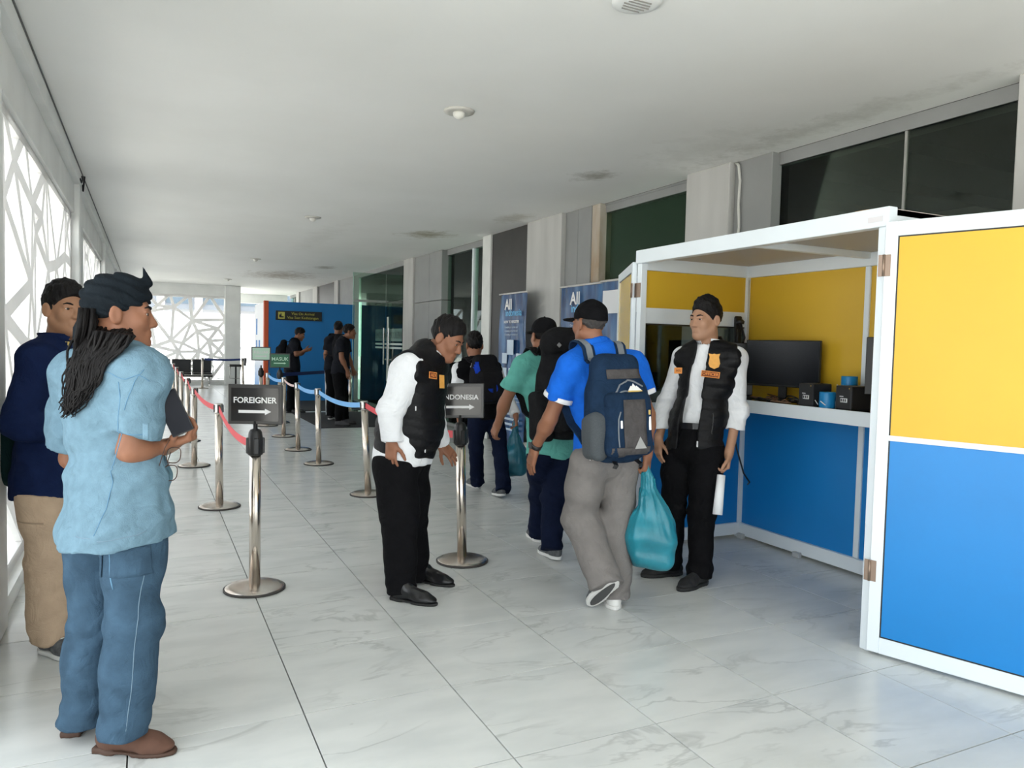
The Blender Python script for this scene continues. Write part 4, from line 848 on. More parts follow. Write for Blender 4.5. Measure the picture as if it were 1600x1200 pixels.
class Person:
    def __init__(s, label, D, J, skinm, girth=1., head_dir=None, head_up=(0, 0, 1), hs=1., name='person'):
        s.J = {k: at(v[0], v[1], D+(v[2] if len(v) > 2 else 0)) for k, v in J.items()}; j = s.J; s.g = girth; s.hs = hs; s.skin = skinm
        lo = min(j['anL'][2], j['anR'][2]); base = (j['anL']+j['anR'])/2; base = np.array([base[0], base[1], 0.])
        s.root = thing(name, label, 'person', base.tolist()); s.base = base
        s.r = unit(j['shR']-j['shL']); u = j['neck']-j['pelvis']; s.u = unit(u-s.r*np.dot(u, s.r)); s.f = np.cross(s.u, s.r); s.MT = np.stack([s.r, s.f, s.u], 1)
        rp = j['hipR']-j['hipL']; s.rp = unit(rp*[1, 1, .3]); s.up = unit(np.array([0, 0, 1.])-s.rp*s.rp[2]); s.fp = np.cross(s.up, s.rp); s.MP = np.stack([s.rp, s.fp, s.up], 1)
        s.MH = frame(head_dir, head_up); s.j = j; s.parts = []
        allp = np.stack(list(j.values())); s.lo, s.hi = allp.min(0)-.22, allp.max(0)+.24
    def shift(s):
        "put every part into the frame of the person's Empty"
        for o in s.root.children: s._mv(o)
    def _mv(s, o):
        o.data.transform(Matrix.Translation((-s.base).tolist()))
        for c in o.children: s._mv(c)
    def torso(s, f, e, lowcut=None, belly=0.):
        j, g_ = s.j, s.g; ch, pe, nk = j['chest'], j['pelvis'], j['neck']; w = (ch+pe)/2
        a = lambda p, k=.06: f.add(p, k)
        a(el(pe, np.array([.150, .105, .12])*g_+e, s.MP)); a(el(w+s.f*.01, np.array([.140+belly*.5, .100+belly, .15])*g_+e, s.MT)); a(el(ch, np.array([.158, .110, .16])*g_+e, s.MT))
        sl, sr = j['shL'], j['shR']; mid = (sl+sr)/2
        a(rc(sl*.82+mid*.18, sr*.82+mid*.18, .058*g_+e, .058*g_+e), .05); a(rc(nk-s.u*.0, mid-s.u*.03, .062+e, .085+e), .05)
        for p in (sl, sr): a(rc(nk+s.u*.005, p, .045+e, .050*g_+e), .05)
    def body(s, hands, res=.013, fine=.0045, s_hand=1., thin=1.):
        j, g_ = s.j, s.g; hc = j['head']; fi = [(hc-.135, hc+.135, fine)]
        for sd_, (d, n, side, curl) in hands.items():
            w = j['wr'+sd_]; t = w+unit(d)*.08; fi.append((t-.105, t+.105, fine))
        f = Fld(s.lo, s.hi, res, fi); s.torso(f, -.022)
        for q in 'LR':
            for p in chain([j['sh'+q], j['el'+q], j['wr'+q]], [.046*g_*thin, .040*g_*thin, .0265]): f.add(p, .02)
            f.add(el(j['el'+q]*.72+j['wr'+q]*.28, np.array([.042, .042, .042])*g_*thin), .03)
            for p in chain([j['hip'+q], j['kn'+q], j['an'+q]], [.075*g_, .05*g_, .036]): f.add(p, .03)
            f.add(rc(j['an'+q], j['an'+q]*.75+j['toe'+q]*.25, .030, .018), .02)
        hb = hc+s.MH@np.array([0, -.022, -.045])*s.hs
        f.add(rc(hb, j['neck']-s.u*.02, .054*s.hs, .060), .02); add_head(f, hc, s.MH, s.hs)
        for sd_, (d, n, side, curl) in hands.items(): hand(f, j['wr'+sd_], d, n, side, curl, s=s_hand)
        o = f.build('body', s.skin, s.root, 1); s.bodybvh = None; eyes(hc, s.MH, s.hs, s.root); return o
    def trousers(s, m, seed=1, r=(.098, .078, .066), top=.06, flare=0., res=.009, amp=.006, drop=.03):
        j, g_ = s.j, s.g; f = Fld(s.lo, np.array([s.hi[0], s.hi[1], j['pelvis'][2]+.25]), res)
        f.add(el(j['pelvis'], np.array([.162, .118, .13])*g_, s.MP))
        if top > .1: f.add(el(j['pelvis']+s.u*top*.6, np.array([.150, .114, .16])*g_, s.MT), .05)
        for q in 'LR':
            h, k, a = j['hip'+q], j['kn'+q], j['an'+q]; e = a+unit(a-k)*drop
            f.add(rc(h, k, r[0]*g_, r[1]*g_), .03); f.add(rcf(k, e, r[1]*g_, r[2]+flare), .03); f.add(rc(k*.4+h*.6, h-s.fp*.018, r[0]*g_*.92, r[0]*g_*.98), .04)
        f.clip(j['pelvis']+s.up*top, -s.up)
        kn = np.stack([j['knL'], j['knR'], j['anL'], j['anR']])
        f.disp(folds(seed, amp, 26., (.5, .5, 1.6))); f.disp(lambda P_: .007*np.sin(P_[:, 2]*85+3*np.sin(P_[:, 0]*23)+2*np.sin(P_[:, 1]*19))*np.clip(1-np.min(np.linalg.norm(P_[:, None]-kn[None], axis=2), 1)/.16, 0, 1))
        o = f.build('trousers', m, s.root); s.tb = f.bvh(); return o
    def shirt(s, m, sleeve, hem, seed=1, e=.018, res=.008, name='shirt', amp=.007, belly=0., loose=0., cuff=None, arm=None, flat=True, collar=0.):
        "sleeve: fraction of upper arm covered (<=1) or 1..2 down the forearm; hem: metres below the pelvis centre"
        j, g_ = s.j, s.g; f = Fld(np.array([s.lo[0], s.lo[1], j['pelvis'][2]-abs(hem)-.25]), s.hi, res); s.torso(f, e, belly=belly)
        lowp = j['pelvis']-s.up*(hem+.02)
        if hem > -.05: f.add(rc(j['pelvis']+s.u*.1, lowp, .12*g_+e, .125*g_+e+loose), .06); 
        for q in (-1, 1):
            if hem > .0: f.add(rc(j['pelvis']+s.rp*q*.055*g_+s.u*.12, lowp+s.rp*q*.06*g_, .095*g_+e, .098*g_+e+loose), .05)
        ar = arm or (.066, .062, .050)
        for q in 'LR':
            sh, el_, wr = j['sh'+q], j['el'+q], j['wr'+q]
            if sleeve <= 1:
                en = sh+(el_-sh)*sleeve; f.add(rcf(sh-(el_-sh)*.05, en, ar[0]*g_, ar[1]*g_), .03)
            else:
                en = el_+(wr-el_)*(sleeve-1); f.add(rc(sh, el_, ar[0]*g_, ar[1]*g_*.92), .03); f.add(rcf(el_, en, ar[1]*g_*.92, ar[2]), .02)
        f.clip(j['pelvis']-s.up*hem, s.up)
        f.disp(folds(seed, amp, 24., (1, 1, .6))); f.disp(folds(seed+7, amp*.4, 60.))
        for q in 'LR':
            el_ = j['el'+q]; f.disp(lambda P_: .006*np.sin((P_@unit(j['wr'+q]-j['sh'+q]))*110+P_[:, 0]*15)*np.clip(1-np.linalg.norm(P_-el_, axis=1)/.13, 0, 1))
        hc = j['head']; nb = j['neck']
        f.cut(rc(nb+s.u*.035+s.f*.012, hc, .058, .085), .01)
        o = f.build(name, m, s.root); s.sb = f.bvh(); return o
    def collar(s, m, h=.04, name='collar', open_=.5, r=.066, lean=.012):
        "a stand collar wrapped round the neck, open in front"
        nb = s.j['neck']+s.u*.012; ax_ = unit((s.j['head']+s.MH@np.array([0, -.03, -.05])*s.hs)-s.j['neck']); x = unit(s.r-ax_*np.dot(s.r, ax_)); y = np.cross(ax_, x); v = []; f = []; n = 26
        for lay, rr in ((0, 0), (1, .006)):
            for k in range(n+1):
                t = math.pi/2+open_+(2*math.pi-2*open_)*k/n
                for hh, ra in ((-.025, r+.012), (0, r+.004), (h*.6, r), (h, r+lean)): v.append(nb+(x*math.cos(t)+y*math.sin(t)*1.06)*(ra+rr)+ax_*hh)
        m4 = 4*(n+1)
        for k in range(n):
            for q in range(3): a = k*4+q; f.append((a, a+4, a+5, a+1)); a += m4; f.append((a, a+1, a+5, a+4))
            a = k*4+3; f.append((a, a+4, a+4+m4, a+m4))
        for a in (0, n*4):
            for q in range(3): f.append((a+q, a+q+1, a+q+1+m4, a+q+m4))
        return obj(name, arr_mesh(name, v, f, True), m, s.root)
    def vest(s, m, hem, seed=1, e=.034, open_front=None, belly=0., hem_tilt=0.):
        j, g_ = s.j, s.g; f = Fld(np.array([s.lo[0], s.lo[1], j['pelvis'][2]-.3]), s.hi, .008); s.torso(f, e, belly=belly); f.add(rc(j['pelvis']+s.u*.12, j['pelvis']-s.u*(hem-.02), .125*g_+e, .115*g_+e), .06)
        hc = j['head']; hb = hc+s.MH@np.array([0, -.02, -.06])*s.hs; ax_ = unit(hb-j['neck'])
        f.add(rc(j['neck']-ax_*.02, j['neck']+ax_*.050, .088, .082), .02)
        f.cut(rc(j['neck']+ax_*.02+s.f*.01, hc, .066, .098), .006)
        for q in 'LR':
            sg = 1 if q == 'R' else -1; sh = j['sh'+q]; d = unit(j['el'+q]-sh)
            f.cut(rc(sh+s.r*sg*.052+s.u*.035, sh+s.r*sg*.055+d*.16, .070*g_, .066*g_), .012); f.cut(rc(sh+s.r*sg*.085, j['el'+q], .075*g_, .07*g_), .01)
        f.clip(j['pelvis']-s.up*hem, unit(s.up+s.f*hem_tilt)); o = j['chest']
        f.disp(lambda P_: -.007*np.abs(np.sin(((P_-o)@s.u)*math.pi/.062))**.6+.005); f.disp(folds(seed, .006, 34.))
        if open_front is not None:
            for pr in open_front: f.cut(pr, .006)
        ob = f.build('vest', m, s.root); s.vb = f.bvh(); return ob
    def cap(s, m, brim_yaw=0.):
        c, M, k = s.j['head'], s.MH, s.hs; W_ = lambda x, y, z: c+M@(np.array([x, y, z])*k); f = Fld(c-.2, c+.22, .006)
        f.add(el(W_(0, -.010, .052), np.array([.084, .104, .088])*k, M)); f.clip(W_(0, 0, .030), M[:, 2]+M[:, 1]*-.06); f.disp(folds(2, .003, 60.))
        o = f.build('cap', m, s.root); g_ = Fld(c-.22, c+.24, .006); g_.add(el(W_(0, .105, .030), np.array([.072, .085, .013])*k, M)); g_.cut(el(W_(0, -.010, .045), np.array([.080, .10, .088])*k, M), .002); g_.clip(W_(0, .06, 0), M[:, 1]); g_.build('brim', m, o)
        B().lathe([(.007, -.003), (.006, .002), (.002, .003)], 12, M=Matrix.Translation(W_(0, -.010, .139)) @ Vector(M[:, 2]).to_track_quat('Z', 'Y').to_matrix().to_4x4()).build('button', m, o)
        s.capb = f.bvh(); return o
RT = unit(CR[:, 0]*[1, 1, 0]); AW = unit(FWD*[1, 1, 0]); UP = vec(0, 0, 1)
def dr(r, a, z=0): return unit(RT*r+AW*a+UP*z)
sk1 = skin('tan', (.36, .185, .105)); sk2 = skin('brown', (.27, .118, .066)); sk3 = skin('deep', (.23, .10, .055)); sk_l = skin('light', (.41, .225, .14))
navy_cloth = fabric('navy', (.008, .016, .055)); denim_shirt = fabric('pale_denim', (.145, .24, .305), .10, 30, .3); jeans = fabric('jeans', (.047, .088, .135), .20, 14, .3); khaki = fabric('khaki', (.50, .37, .26), .08, 12)
white_cloth = fabric('white', (.80, .81, .83), .03); black_cloth = fabric('black', (.006, .006, .007), .15); vest_black = mat('vest_nylon', (.004, .004, .005), .5, bump=.3, bscale=60, noise=.1, spec=.2)
blue_polo = fabric('royal_blue', (.012, .13, .62), .08); grey_pants = fabric('warm_grey', (.20, .185, .175), .08, 14); teal_cloth = fabric('teal', (.12, .40, .34), .08); dknavy = fabric('dark_navy', (.006, .010, .028)); charcoal = fabric('charcoal', (.014, .015, .020))
shoe_black = mat('black_leather', (.010, .010, .011), .28, bump=.15, bscale=60); brown_suede = mat('brown_suede', (.105, .050, .032), .9, noise=.2, nscale=12); white_rubber = mat('white_rubber', (.72, .71, .68), .6); grey_mesh = mat('grey_mesh', (.10, .105, .11), .8, noise=.3, nscale=60); black_rubber = mat('black_rubber', (.012, .012, .012), .7)
stitch = mat('stitching', (.30, .22, .12), .8); seam_pale = mat('seam_pale', (.15, .23, .30), .8); seam_dark = mat('seam_denim', (.10, .22, .34), .8); gold = mat('gold_thread', (.60, .42, .12), .5); orange_thread = mat('orange_thread', (.75, .28, .06), .7); badge_gold = mat('badge_gold', (.78, .38, .08), .6, noise=.08, nscale=40); label_brown = mat('label_brown', (.16, .035, .01), .8)

# ---------------------------------------------------------------- soft luggage
def pack(label, c, M, w, h, d, m, m2, seed=1, round_=.09, name='backpack', extras=None, res=.008):
    "c: middle of the pack, M: wearer's right, forward, up"
    t = thing(name, label, 'backpack', (c-M[:, 2]*h/2).tolist()); b0 = c-M[:, 2]*h/2; W_ = lambda x, y, z: c+M@np.array([x*w, y*d, z*h])
    e = np.abs(M)@np.array([w, d, h])*.75+.06; f = Fld(c-e, c+e, res); f.add(bx(W_(0, .05, -.12), np.array([w/2, d*.45, h*.38]), min(round_, d*.42), M)); f.add(bx(W_(0, .10, .16), np.array([w*.40, d*.38, h*.34]), min(round_, d*.36), M), .06); f.add(el(W_(0, -.1, -.15), np.array([w*.50, d*.60, h*.36]), M), .06); f.disp(folds(seed, .006, 30.))
    main = f.build('main_compartment', m, t); bv = f.bvh()
    g_ = Fld(c-e, c+e, res); g_.add(bx(W_(0, -.50, -.16), np.array([w*.40, d*.24, h*.30]), .045, M)); g_.disp(folds(seed+3, .005, 34.)); g_.cut(bx(W_(0, .3, 0), np.array([w*.6, d*.52, h*.7]), .01, M)); pk = g_.build('front_pocket', m2, t); pbv = g_.bvh()
    return t, b0, W_, main, bv, pk, pbv
def pack_done(t, b0):
    def mv(o):
        o.data.transform(Matrix.Translation((-b0).tolist()))
        for q in o.children: mv(q)
    for o in t.children: mv(o)
def strap(pts, w, th, m, parent, nrm, name='shoulder_strap'): return B().ribbon([p.tolist() for p in pts], [Vector(n) for n in nrm], w, th).build(name, m, parent)
def worn_straps(P_, t, W_, m, m2=None, wd=.062, both=(-1, 1), off=.03):
    j = P_.j
    for q in both:
        S = 'R' if q > 0 else 'L'; sh = j['sh'+S]; nk = j['neck']; top = sh*.52+nk*.48
        a = W_(q*.26, .42, .42); pts = [a, a*.5+(top-P_.f*.07+P_.u*.02)*.5, top-P_.f*.075+P_.u*.066, top+P_.u*.096, top+P_.f*.07+P_.u*.070, top+P_.f*.125-P_.u*.03+P_.r*q*.02, top+P_.f*.135-P_.u*.15+P_.r*q*.05, top+P_.f*.06-P_.u*.30+P_.r*q*.10, W_(q*.42, .40, -.34)]
        # smooth the path and keep it clear of the shirt
        pp = []
        for k in range(len(pts)-1):
            for i in range(4): pp.append(pts[k]*(1-i/4)+pts[k+1]*i/4)
        pp.append(pts[-1]); pp = np.array(pp)
        for _ in range(3): pp[1:-1] = pp[:-2]*.25+pp[1:-1]*.5+pp[2:]*.25
        for i in range(3, len(pp)-1):
            hit = P_.sb.find_nearest(Vector(pp[i]))
            if hit[0] is not None:
                q_, n_ = np.array(hit[0]), np.array(hit[1]); dd = np.dot(pp[i]-q_, n_)
                if dd < .010 and hit[3] < .12 or hit[3] > .014: pp[i] = q_+n_*.011
        ups = [P_.r*q for _ in pp]
        s_ = strap(pp, wd, .010, m, t, ups)
        if m2 is not None:
            pn = [p_+unit(np.cross(pp[min(i+1, len(pp)-1)]-pp[max(i-1, 0)], P_.r))*-.007 for i, p_ in enumerate(pp)]; strap(np.array(pn), wd*.5, .006, m2, s_, ups, 'strap_webbing')
def poly_bag(label, top, bottom_c, wx, wy, hgt, m, name='plastic_bag', seed=5):
    t = thing(name, label, 'bag', (bottom_c[0], bottom_c[1], top[2]-hgt)); b0 = np.array([bottom_c[0], bottom_c[1], top[2]-hgt]); e = max(wx, wy)*.75
    Mb = np.stack([RT, AW, UP], 1); lo = np.array([min(top[0], b0[0])-e, min(top[1], b0[1])-e, b0[2]-.03]); hi = np.array([max(top[0], b0[0])+e, max(top[1], b0[1])+e, top[2]+.05]); f = Fld(lo, hi, .007)
    f.add(el(b0+UP*hgt*.30, (wx*.5, wy*.5, hgt*.30), Mb)); f.add(bx(b0+UP*hgt*.20, (wx*.42, wy*.40, hgt*.19), .05, Mb), .05); f.add(rc(b0+UP*hgt*.46, top-UP*.02, wx*.36, .016), .05); f.add(rc(top-UP*.05, top+UP*.03, .016, .012), .01)
    ax_ = b0+UP*hgt*.5
    def pleat(P_):
        a = np.arctan2((P_-top)@AW, (P_-top)@RT); k = np.clip((P_[:, 2]-b0[2])/hgt, 0, 1); return .006*np.sin(a*11+P_[:, 2]*9)*(k**1.3)+.003*np.sin(a*23)*k
    f.disp(pleat); f.disp(folds(seed, .009, 38., (1, 1, .5))); o = f.build('film', m, t); pack_done(t, b0)
    return t
bag_teal = mat('teal_film', (.020, .235, .31), .32, noise=.18, nscale=7, bump=.5, bscale=14); 
bag_teal.node_tree.nodes['Principled BSDF'].inputs['Transmission Weight'].default_value = .12

# ================================================================ man in navy shirt
p = Person('man in navy shirt and khaki cargo trousers standing against the pillar', 3.45, dict(head=(101, 486), neck=(90, 546), chest=(78, 610), pelvis=(80, 762), shR=(56, 566, -.15), shL=(113, 566, .15), elR=(27, 664, -.20), elL=(128, 664, .18), wrR=(82, 672, -.16), wrL=(170, 668, .10),
    hipR=(68, 768, -.08), hipL=(94, 768, .08), knR=(80, 872, -.08), knL=(100, 872, .10), anR=(82, 988, -.06), anL=(106, 985, .12), toeR=(122, 1012, -.12), toeL=(140, 1003, .1)), sk1, .98, dr(.86, -.50), hs=1.0)
p.body({'R': (dr(1, .1), dr(0, 1, .2), 1, (.4, .5, .4)), 'L': (dr(.9, -.2), dr(0, -1, .2), -1, (.4, .5, .4))}, thin=.8)
short_hair(p.j['head'], p.MH, p.hs, p.root, 3, .022, .072)
p.trousers(khaki, 3, (.105, .098, .088), -.01, amp=.009)
for q, S in ((-1, 'R'),):
    h, k = p.j['hip'+S], p.j['kn'+S]; me = surf_patch(p.tb, h*.42+k*.58+RT*.0, RT, -unit(k-h)*-1, .15, .17, .012, 6); obj('cargo_pocket', me, khaki, p.root); seam([h*.62+k*.38-AW*.12-RT*.08, h*.62+k*.38-AW*.14+RT*.07], p.tb, .004, 'pocket_flap_seam', mat('khaki_seam', (.36, .26, .18), .9), p.root)
p.shirt(navy_cloth, 1.96, .035, 5, .020, belly=.01, arm=(.075, .068, .055))
p.collar(navy_cloth, .05, open_=.55)
cb_ = p.j['neck']+p.f*.07+p.u*.02-p.r*.0+p.r*.035
for k in range(2): B().box((-.004, -.002, -.010), (.004, .002, .010), .0005, Matrix.Translation((p.j['neck']+p.u*.028+unit(p.f*.75+p.r*.66)*.083+RT*.012*k*1.2).tolist()) @ Matrix([list(r_) for r_ in np.stack([RT, AW, UP], 1)]).to_4x4()).build('collar_pin', gold, p.root)
for S, hl, to in (('R', (64, 1018, -.04), (128, 1022, -.16)), ('L', (92, 1008, .14), (150, 1010, .06))):
    a, b_ = at(hl[0], hl[1], 3.45+hl[2]), at(to[0], to[1], 3.45+to[2]); a[2] = b_[2] = .002; b_ = a+unit(b_-a)*.27; shoe(a, b_, p.root, grey_mesh if S == 'R' else grey_mesh, white_rubber)
p.shift(); P1 = p
c = at(28, 720, 3.62); Mb = np.stack([dr(-.25, -.95), dr(.95, -.25), UP], 1)
f = Fld(c-.3, c+.3, .008); f.add(bx(c+UP*.05, (.13, .075, .15), .06, Mb)); f.add(rc(c+UP*.18, c+UP*.32+RT*.07, .07, .03), .06); f.add(rc(c-UP*.05, c-UP*.13+RT*.06, .09, .05), .05); f.disp(folds(9, .012, 26.))
t = thing('drawstring_bag', 'dark green drawstring bag hanging on the back of the man in navy', 'bag', (c-UP*.2).tolist()); f.build('sack', fabric('dark_green', (.010, .030, .030)), t)
B().tube([(c+UP*.30+RT*.07).tolist(), (at(22, 600, 3.60)).tolist(), (at(33, 570, 3.52)).tolist(), (at(50, 548, 3.36)).tolist()], .006, 6).build('cord', mat('cord_dark', (.02, .03, .03), .8), t)
B().tube([(c-UP*.12+RT*.06).tolist(), (c-UP*.17+RT*.10).tolist(), (c-UP*.16+RT*.14).tolist()], .007, 6).build('tassel', mat('cord_dark', (.02, .03, .03), .8), t); pack_done(t, c-UP*.2)

# ================================================================ long-haired man in denim
p = Person('long-haired man in pale denim shirt and blue jeans with a dark headscarf, holding a phone', 2.62, dict(head=(188, 494, -.02), neck=(178, 558, 0), chest=(172, 640, 0), pelvis=(184, 815, 0), shR=(222, 592, -.08), shL=(118, 594, .10), elR=(203, 704, -.10), elL=(112, 716, .18), wrR=(260, 698, .02), wrL=(168, 700, .36),
    hipR=(212, 828, -.05), hipL=(154, 828, .06), knR=(207, 975, -.03), knL=(148, 975, .06), anR=(196, 1128, -.06), anL=(135, 1100, .06), toeR=(270, 1170, -.03), toeL=(155, 1130, .25)), sk2, 1.0, dr(.92, .40), hs=1.02)
p.body({'R': (dr(.90, .1, .38), dr(-.38, .0, .92), 1, (.75, .85, .6)), 'L': (dr(.9, .3), UP, -1, (.3, .4, .3))}, s_hand=1.05)
p.trousers(jeans, 11, (.096, .090, .080), -.03, flare=.006, amp=.007, res=.008, drop=.055)
# back pockets, side seams
for px, py, w in ((195, 882, .115), (136, 884, .05)):
    o_ = at(px, py, 2.45); me = surf_patch(p.tb, o_, RT, UP, w, .10, .006, 6); pk_ = obj('back_pocket', me, jeans, p.root)
    if w > .1:
        seam([at(px-26, py-20, 2.45), at(px-25, py+16, 2.45), at(px, py+24, 2.45), at(px+24, py+16, 2.45), at(px+26, py-20, 2.45)], p.tb, .002, 'pocket_stitching', seam_pale, pk_)
seam([at(232, 862, 2.5), at(222, 930, 2.5), at(212, 1000, 2.5), at(205, 1080, 2.5), at(196, 1140, 2.5)], p.tb, .0015, 'side_seam', seam_pale, p.root); seam([at(160, 862, 2.45), at(166, 930, 2.45)], p.tb, .003, 'seat_seam', seam_dark, p.root)
p.shirt(denim_shirt, .80, .060, 21, .030, loose=.026, arm=(.086, .084, .05), amp=.010, res=.007)
p.collar(denim_shirt, .045, open_=.5, r=.070)
for nm, q in (('yoke_seam', [(122, 585), (150, 580), (190, 596), (215, 588), (240, 596)]), ('back_pleat', [(176, 600), (168, 700), (162, 790), (146, 838)]), ('armhole_seam', [(228, 575), (200, 606), (186, 640)])):
    seam([at(x, y, 2.42) for x, y in q], p.sb, .0017, nm, seam_dark, p.root)
sl = [(190, 690), (215, 692), (240, 690), (258, 684)]; seam([at(x, y, 2.4) for x, y in sl], p.sb, .0017, 'cuff_seam', seam_dark, p.root)
obj('sleeve_tab', surf_patch(p.sb, at(228, 674, 2.35), RT, UP, .018, .05, .003, 4), denim_shirt, p.root)
hm = [(118, 838), (150, 842), (180, 842), (206, 838), (245, 834)]; seam([at(x, y, 2.45) for x, y in hm], p.sb, .0017, 'hem_stitching', seam_pale, p.root)
# headscarf: wrapped band, pointed fold in front, knot and two tails behind
scarf = fabric('scarf', (.010, .014, .018), .2, 14, .4); c, M, k = p.j['head'], p.MH, p.hs; W_ = lambda x, y, z: c+M@(np.array([x, y, z])*k)
f = Fld(c-.2, c+.24, .006); f.add(el(W_(0, -.012, .056), np.array([.085, .108, .088])*k, M)); f.clip(W_(0, .085, .048), M@unit(vec(0, -.42, 1)))
o0 = W_(0, 0, 0); f.disp(lambda P_: .006*np.sin(((P_-o0)@M[:, 2])*150+((P_-o0)@M[:, 1])*60+2*np.sin(((P_-o0)@M[:, 0])*40))); f.add(rc(W_(0, .085, .115), W_(.0, .070, .168), .016, .003), .02); f.add(el(W_(0, -.108, .0), (.022, .02, .02), M), .01)
sc = f.build('headscarf', scarf, p.root)
for q, L in ((-1, .12), (1, .16)): B().ribbon([W_(q*.01, -.112, .0).tolist(), W_(q*.022, -.130, -.04).tolist(), W_(q*.03, -.132, -.09).tolist(), W_(q*.035, -.125, -.06-L*.7).tolist()], Vector(M[:, 0]+M[:, 1]*.3), .045, .006).build('scarf_tail', scarf, sc)
B().ribbon([W_(-.06, -.085, .01).tolist(), W_(-.085, -.11, -.03).tolist(), W_(-.09, -.12, -.075).tolist()], Vector(M[:, 0]*.6+M[:, 1]*.6), .06, .006).build('scarf_flap', scarf, sc)
# long wavy hair down the back
rnd = random.Random(8); hb_ = B(); out = [(178, 520), (160, 560), (150, 585), (138, 610), (126, 635), (117, 648)]
for i in range(190):
    a = rnd.uniform(-1, 1); b1 = rnd.uniform(-1, 1); ph = rnd.uniform(0, 6.3); n_ = 14; pts = []; rs = []; le = rnd.uniform(.62, 1.0)
    for q in range(n_+1):
        t_ = q/n_*le; x = np.interp(t_, np.linspace(0, 1, 6), [v[0] for v in out]); y = np.interp(t_, np.linspace(0, 1, 6), [v[1] for v in out]); wd_ = np.interp(t_, [0, .25, .6, 1], [30, 24, 15, 7]); wob = (3+5*t_)*math.sin(t_*19+ph)
        pt = at(x+a*wd_+wob, y+a*4, 2.52-.03*t_+.05*b1*(1-t_)); hit = p.sb.find_nearest(Vector(pt), .3)
        if hit[0] is not None:
            q_, nn = np.array(hit[0]), np.array(hit[1]); sd_ = np.dot(pt-q_, nn); need = .012+.012*(b1+1)
            if sd_ < need or sd_ > .09 and t_ > .4: pt = q_+nn*need
        pts.append(pt); rs.append(.0058*(1-.75*q/n_))
    pts = np.array(pts)
    for _ in range(1): pts[1:-1] = pts[:-2]*.25+pts[1:-1]*.5+pts[2:]*.25
    hb_.tube(pts.tolist(), rs, 5)
for q in range(90):   # hair over ear and nape under the scarf
    x0 = rnd.uniform(-.085, .085); y0 = rnd.uniform(-.115, -.055); pts = [W_(x0*(1-.2*abs(y0)/.11), y0, .02), W_(x0*1.02, y0-.004, -.03), W_(x0*.95+rnd.uniform(-.01, .01), y0-.012, -.075), W_(x0*.8+rnd.uniform(-.02, .02), y0-.02, -.115)]; hb_.tube([t_.tolist() for t_ in pts], [.008, .008, .006, .002], 5)
hb_.build('long_hair', hair_black, p.root)
for S, hl, to in (('R', (150, 1190, -.02), (286, 1166, -.04)), ('L', (108, 1150, .04), (150, 1112, .30))):
    a, b_ = at(hl[0], hl[1], 2.62+hl[2]), at(to[0], to[1], 2.62+to[2]); a[2] = b_[2] = .001; b_ = a+unit(b_-a)*.285
    bt = shoe(a, b_, p.root, brown_suede, mat('brown_sole', (.07, .035, .022), .7), h=.135, style='dress', name='boot')
p.shift(); P2 = p
# phone and glasses in his hand
wr = p.j['wrR']; hd = dr(.95, .15, .42); nn = unit(dr(-.35, .1, .9)-hd*np.dot(dr(-.35, .1, .9), hd))
pc = at(272, 645, 2.56); Mp = np.stack([dr(.80, .2, .45), dr(-.42, .0, .88), np.cross(dr(.80, .2, .45), dr(-.42, 0, .88))], 1); Mp[:, 0] = unit(Mp[:, 0]-Mp[:, 1]*np.dot(Mp[:, 0], Mp[:, 1])); Mp[:, 2] = np.cross(Mp[:, 0], Mp[:, 1])
t = thing('smartphone', 'black smartphone held up in the hand of the long-haired man', 'phone', pc.tolist()); MM = Matrix([list(r_) for r_ in Mp]).to_4x4()
B().box((-.037, -.077, -.0045), (.037, .077, .0045), .004, MM, 2).build('case', black_plastic, t); B().box((-.034, -.073, .0042), (.034, .073, .0052), 0, MM).build('screen', mat('phone_screen', (.010, .011, .015), .25, spec=.1), t)
gc = at(266, 730, 2.60); t = thing('eyeglasses', 'thin brown eyeglasses dangling from the hand of the long-haired man', 'glasses', gc.tolist()); gm = mat('brown_frame', (.06, .03, .02), .35)
Mg = np.stack([dr(.75, .5, .35), AW, dr(-.3, 0, 1)], 1)
def rim(cx, cz, n=20): return [(Mg@np.array([cx+.025*math.copysign(abs(math.cos(a))**.7, math.cos(a)), 0, cz+.018*math.copysign(abs(math.sin(a))**.7, math.sin(a))])).tolist() for a in np.linspace(0, 2*math.pi, n+1)]
for s_, (dx, dz) in enumerate(((0, -.02), (.012, .042))):
    R2 = [(RT*(q_[0])+UP*q_[1]+AW*.0).tolist() for q_ in [(dx+.024*math.copysign(abs(math.cos(a))**.7, math.cos(a))+.25*.018*math.sin(a), dz+.027*math.copysign(abs(math.sin(a))**.7, math.sin(a))) for a in np.linspace(0, 2*math.pi, 21)]]
    r_ = B().tube(R2, .0018, 6, False).build('rim', gm, t)
    B().prism([(dx+.021*math.copysign(abs(math.cos(a))**.7, math.cos(a)), dz+.024*math.copysign(abs(math.sin(a))**.7, math.sin(a))) for a in np.linspace(0, 2*math.pi, 18)[:-1]], -.0005, .0005, frame_M((0, 0, 0), RT, UP, np.cross(RT, UP))).build('lens', glassmat('lens_glass', (.92, .95, .95), 1.2), r_)
B().tube([(RT*-.012+UP*.002).tolist(), (RT*-.004+UP*.014).tolist()], .0018, 6).build('bridge', gm, t)
for q in (-1, 1): B().tube([(RT*(-.02+.0)+UP*(-.045+.0)+AW*.01).tolist(), (RT*-.03+UP*-.01+AW*.03*q).tolist(), (RT*-.005+UP*.07+AW*.03*q).tolist(), (RT*.012+UP*.10+AW*.03*q).tolist()], .0016, 6).build('temple', gm, t)

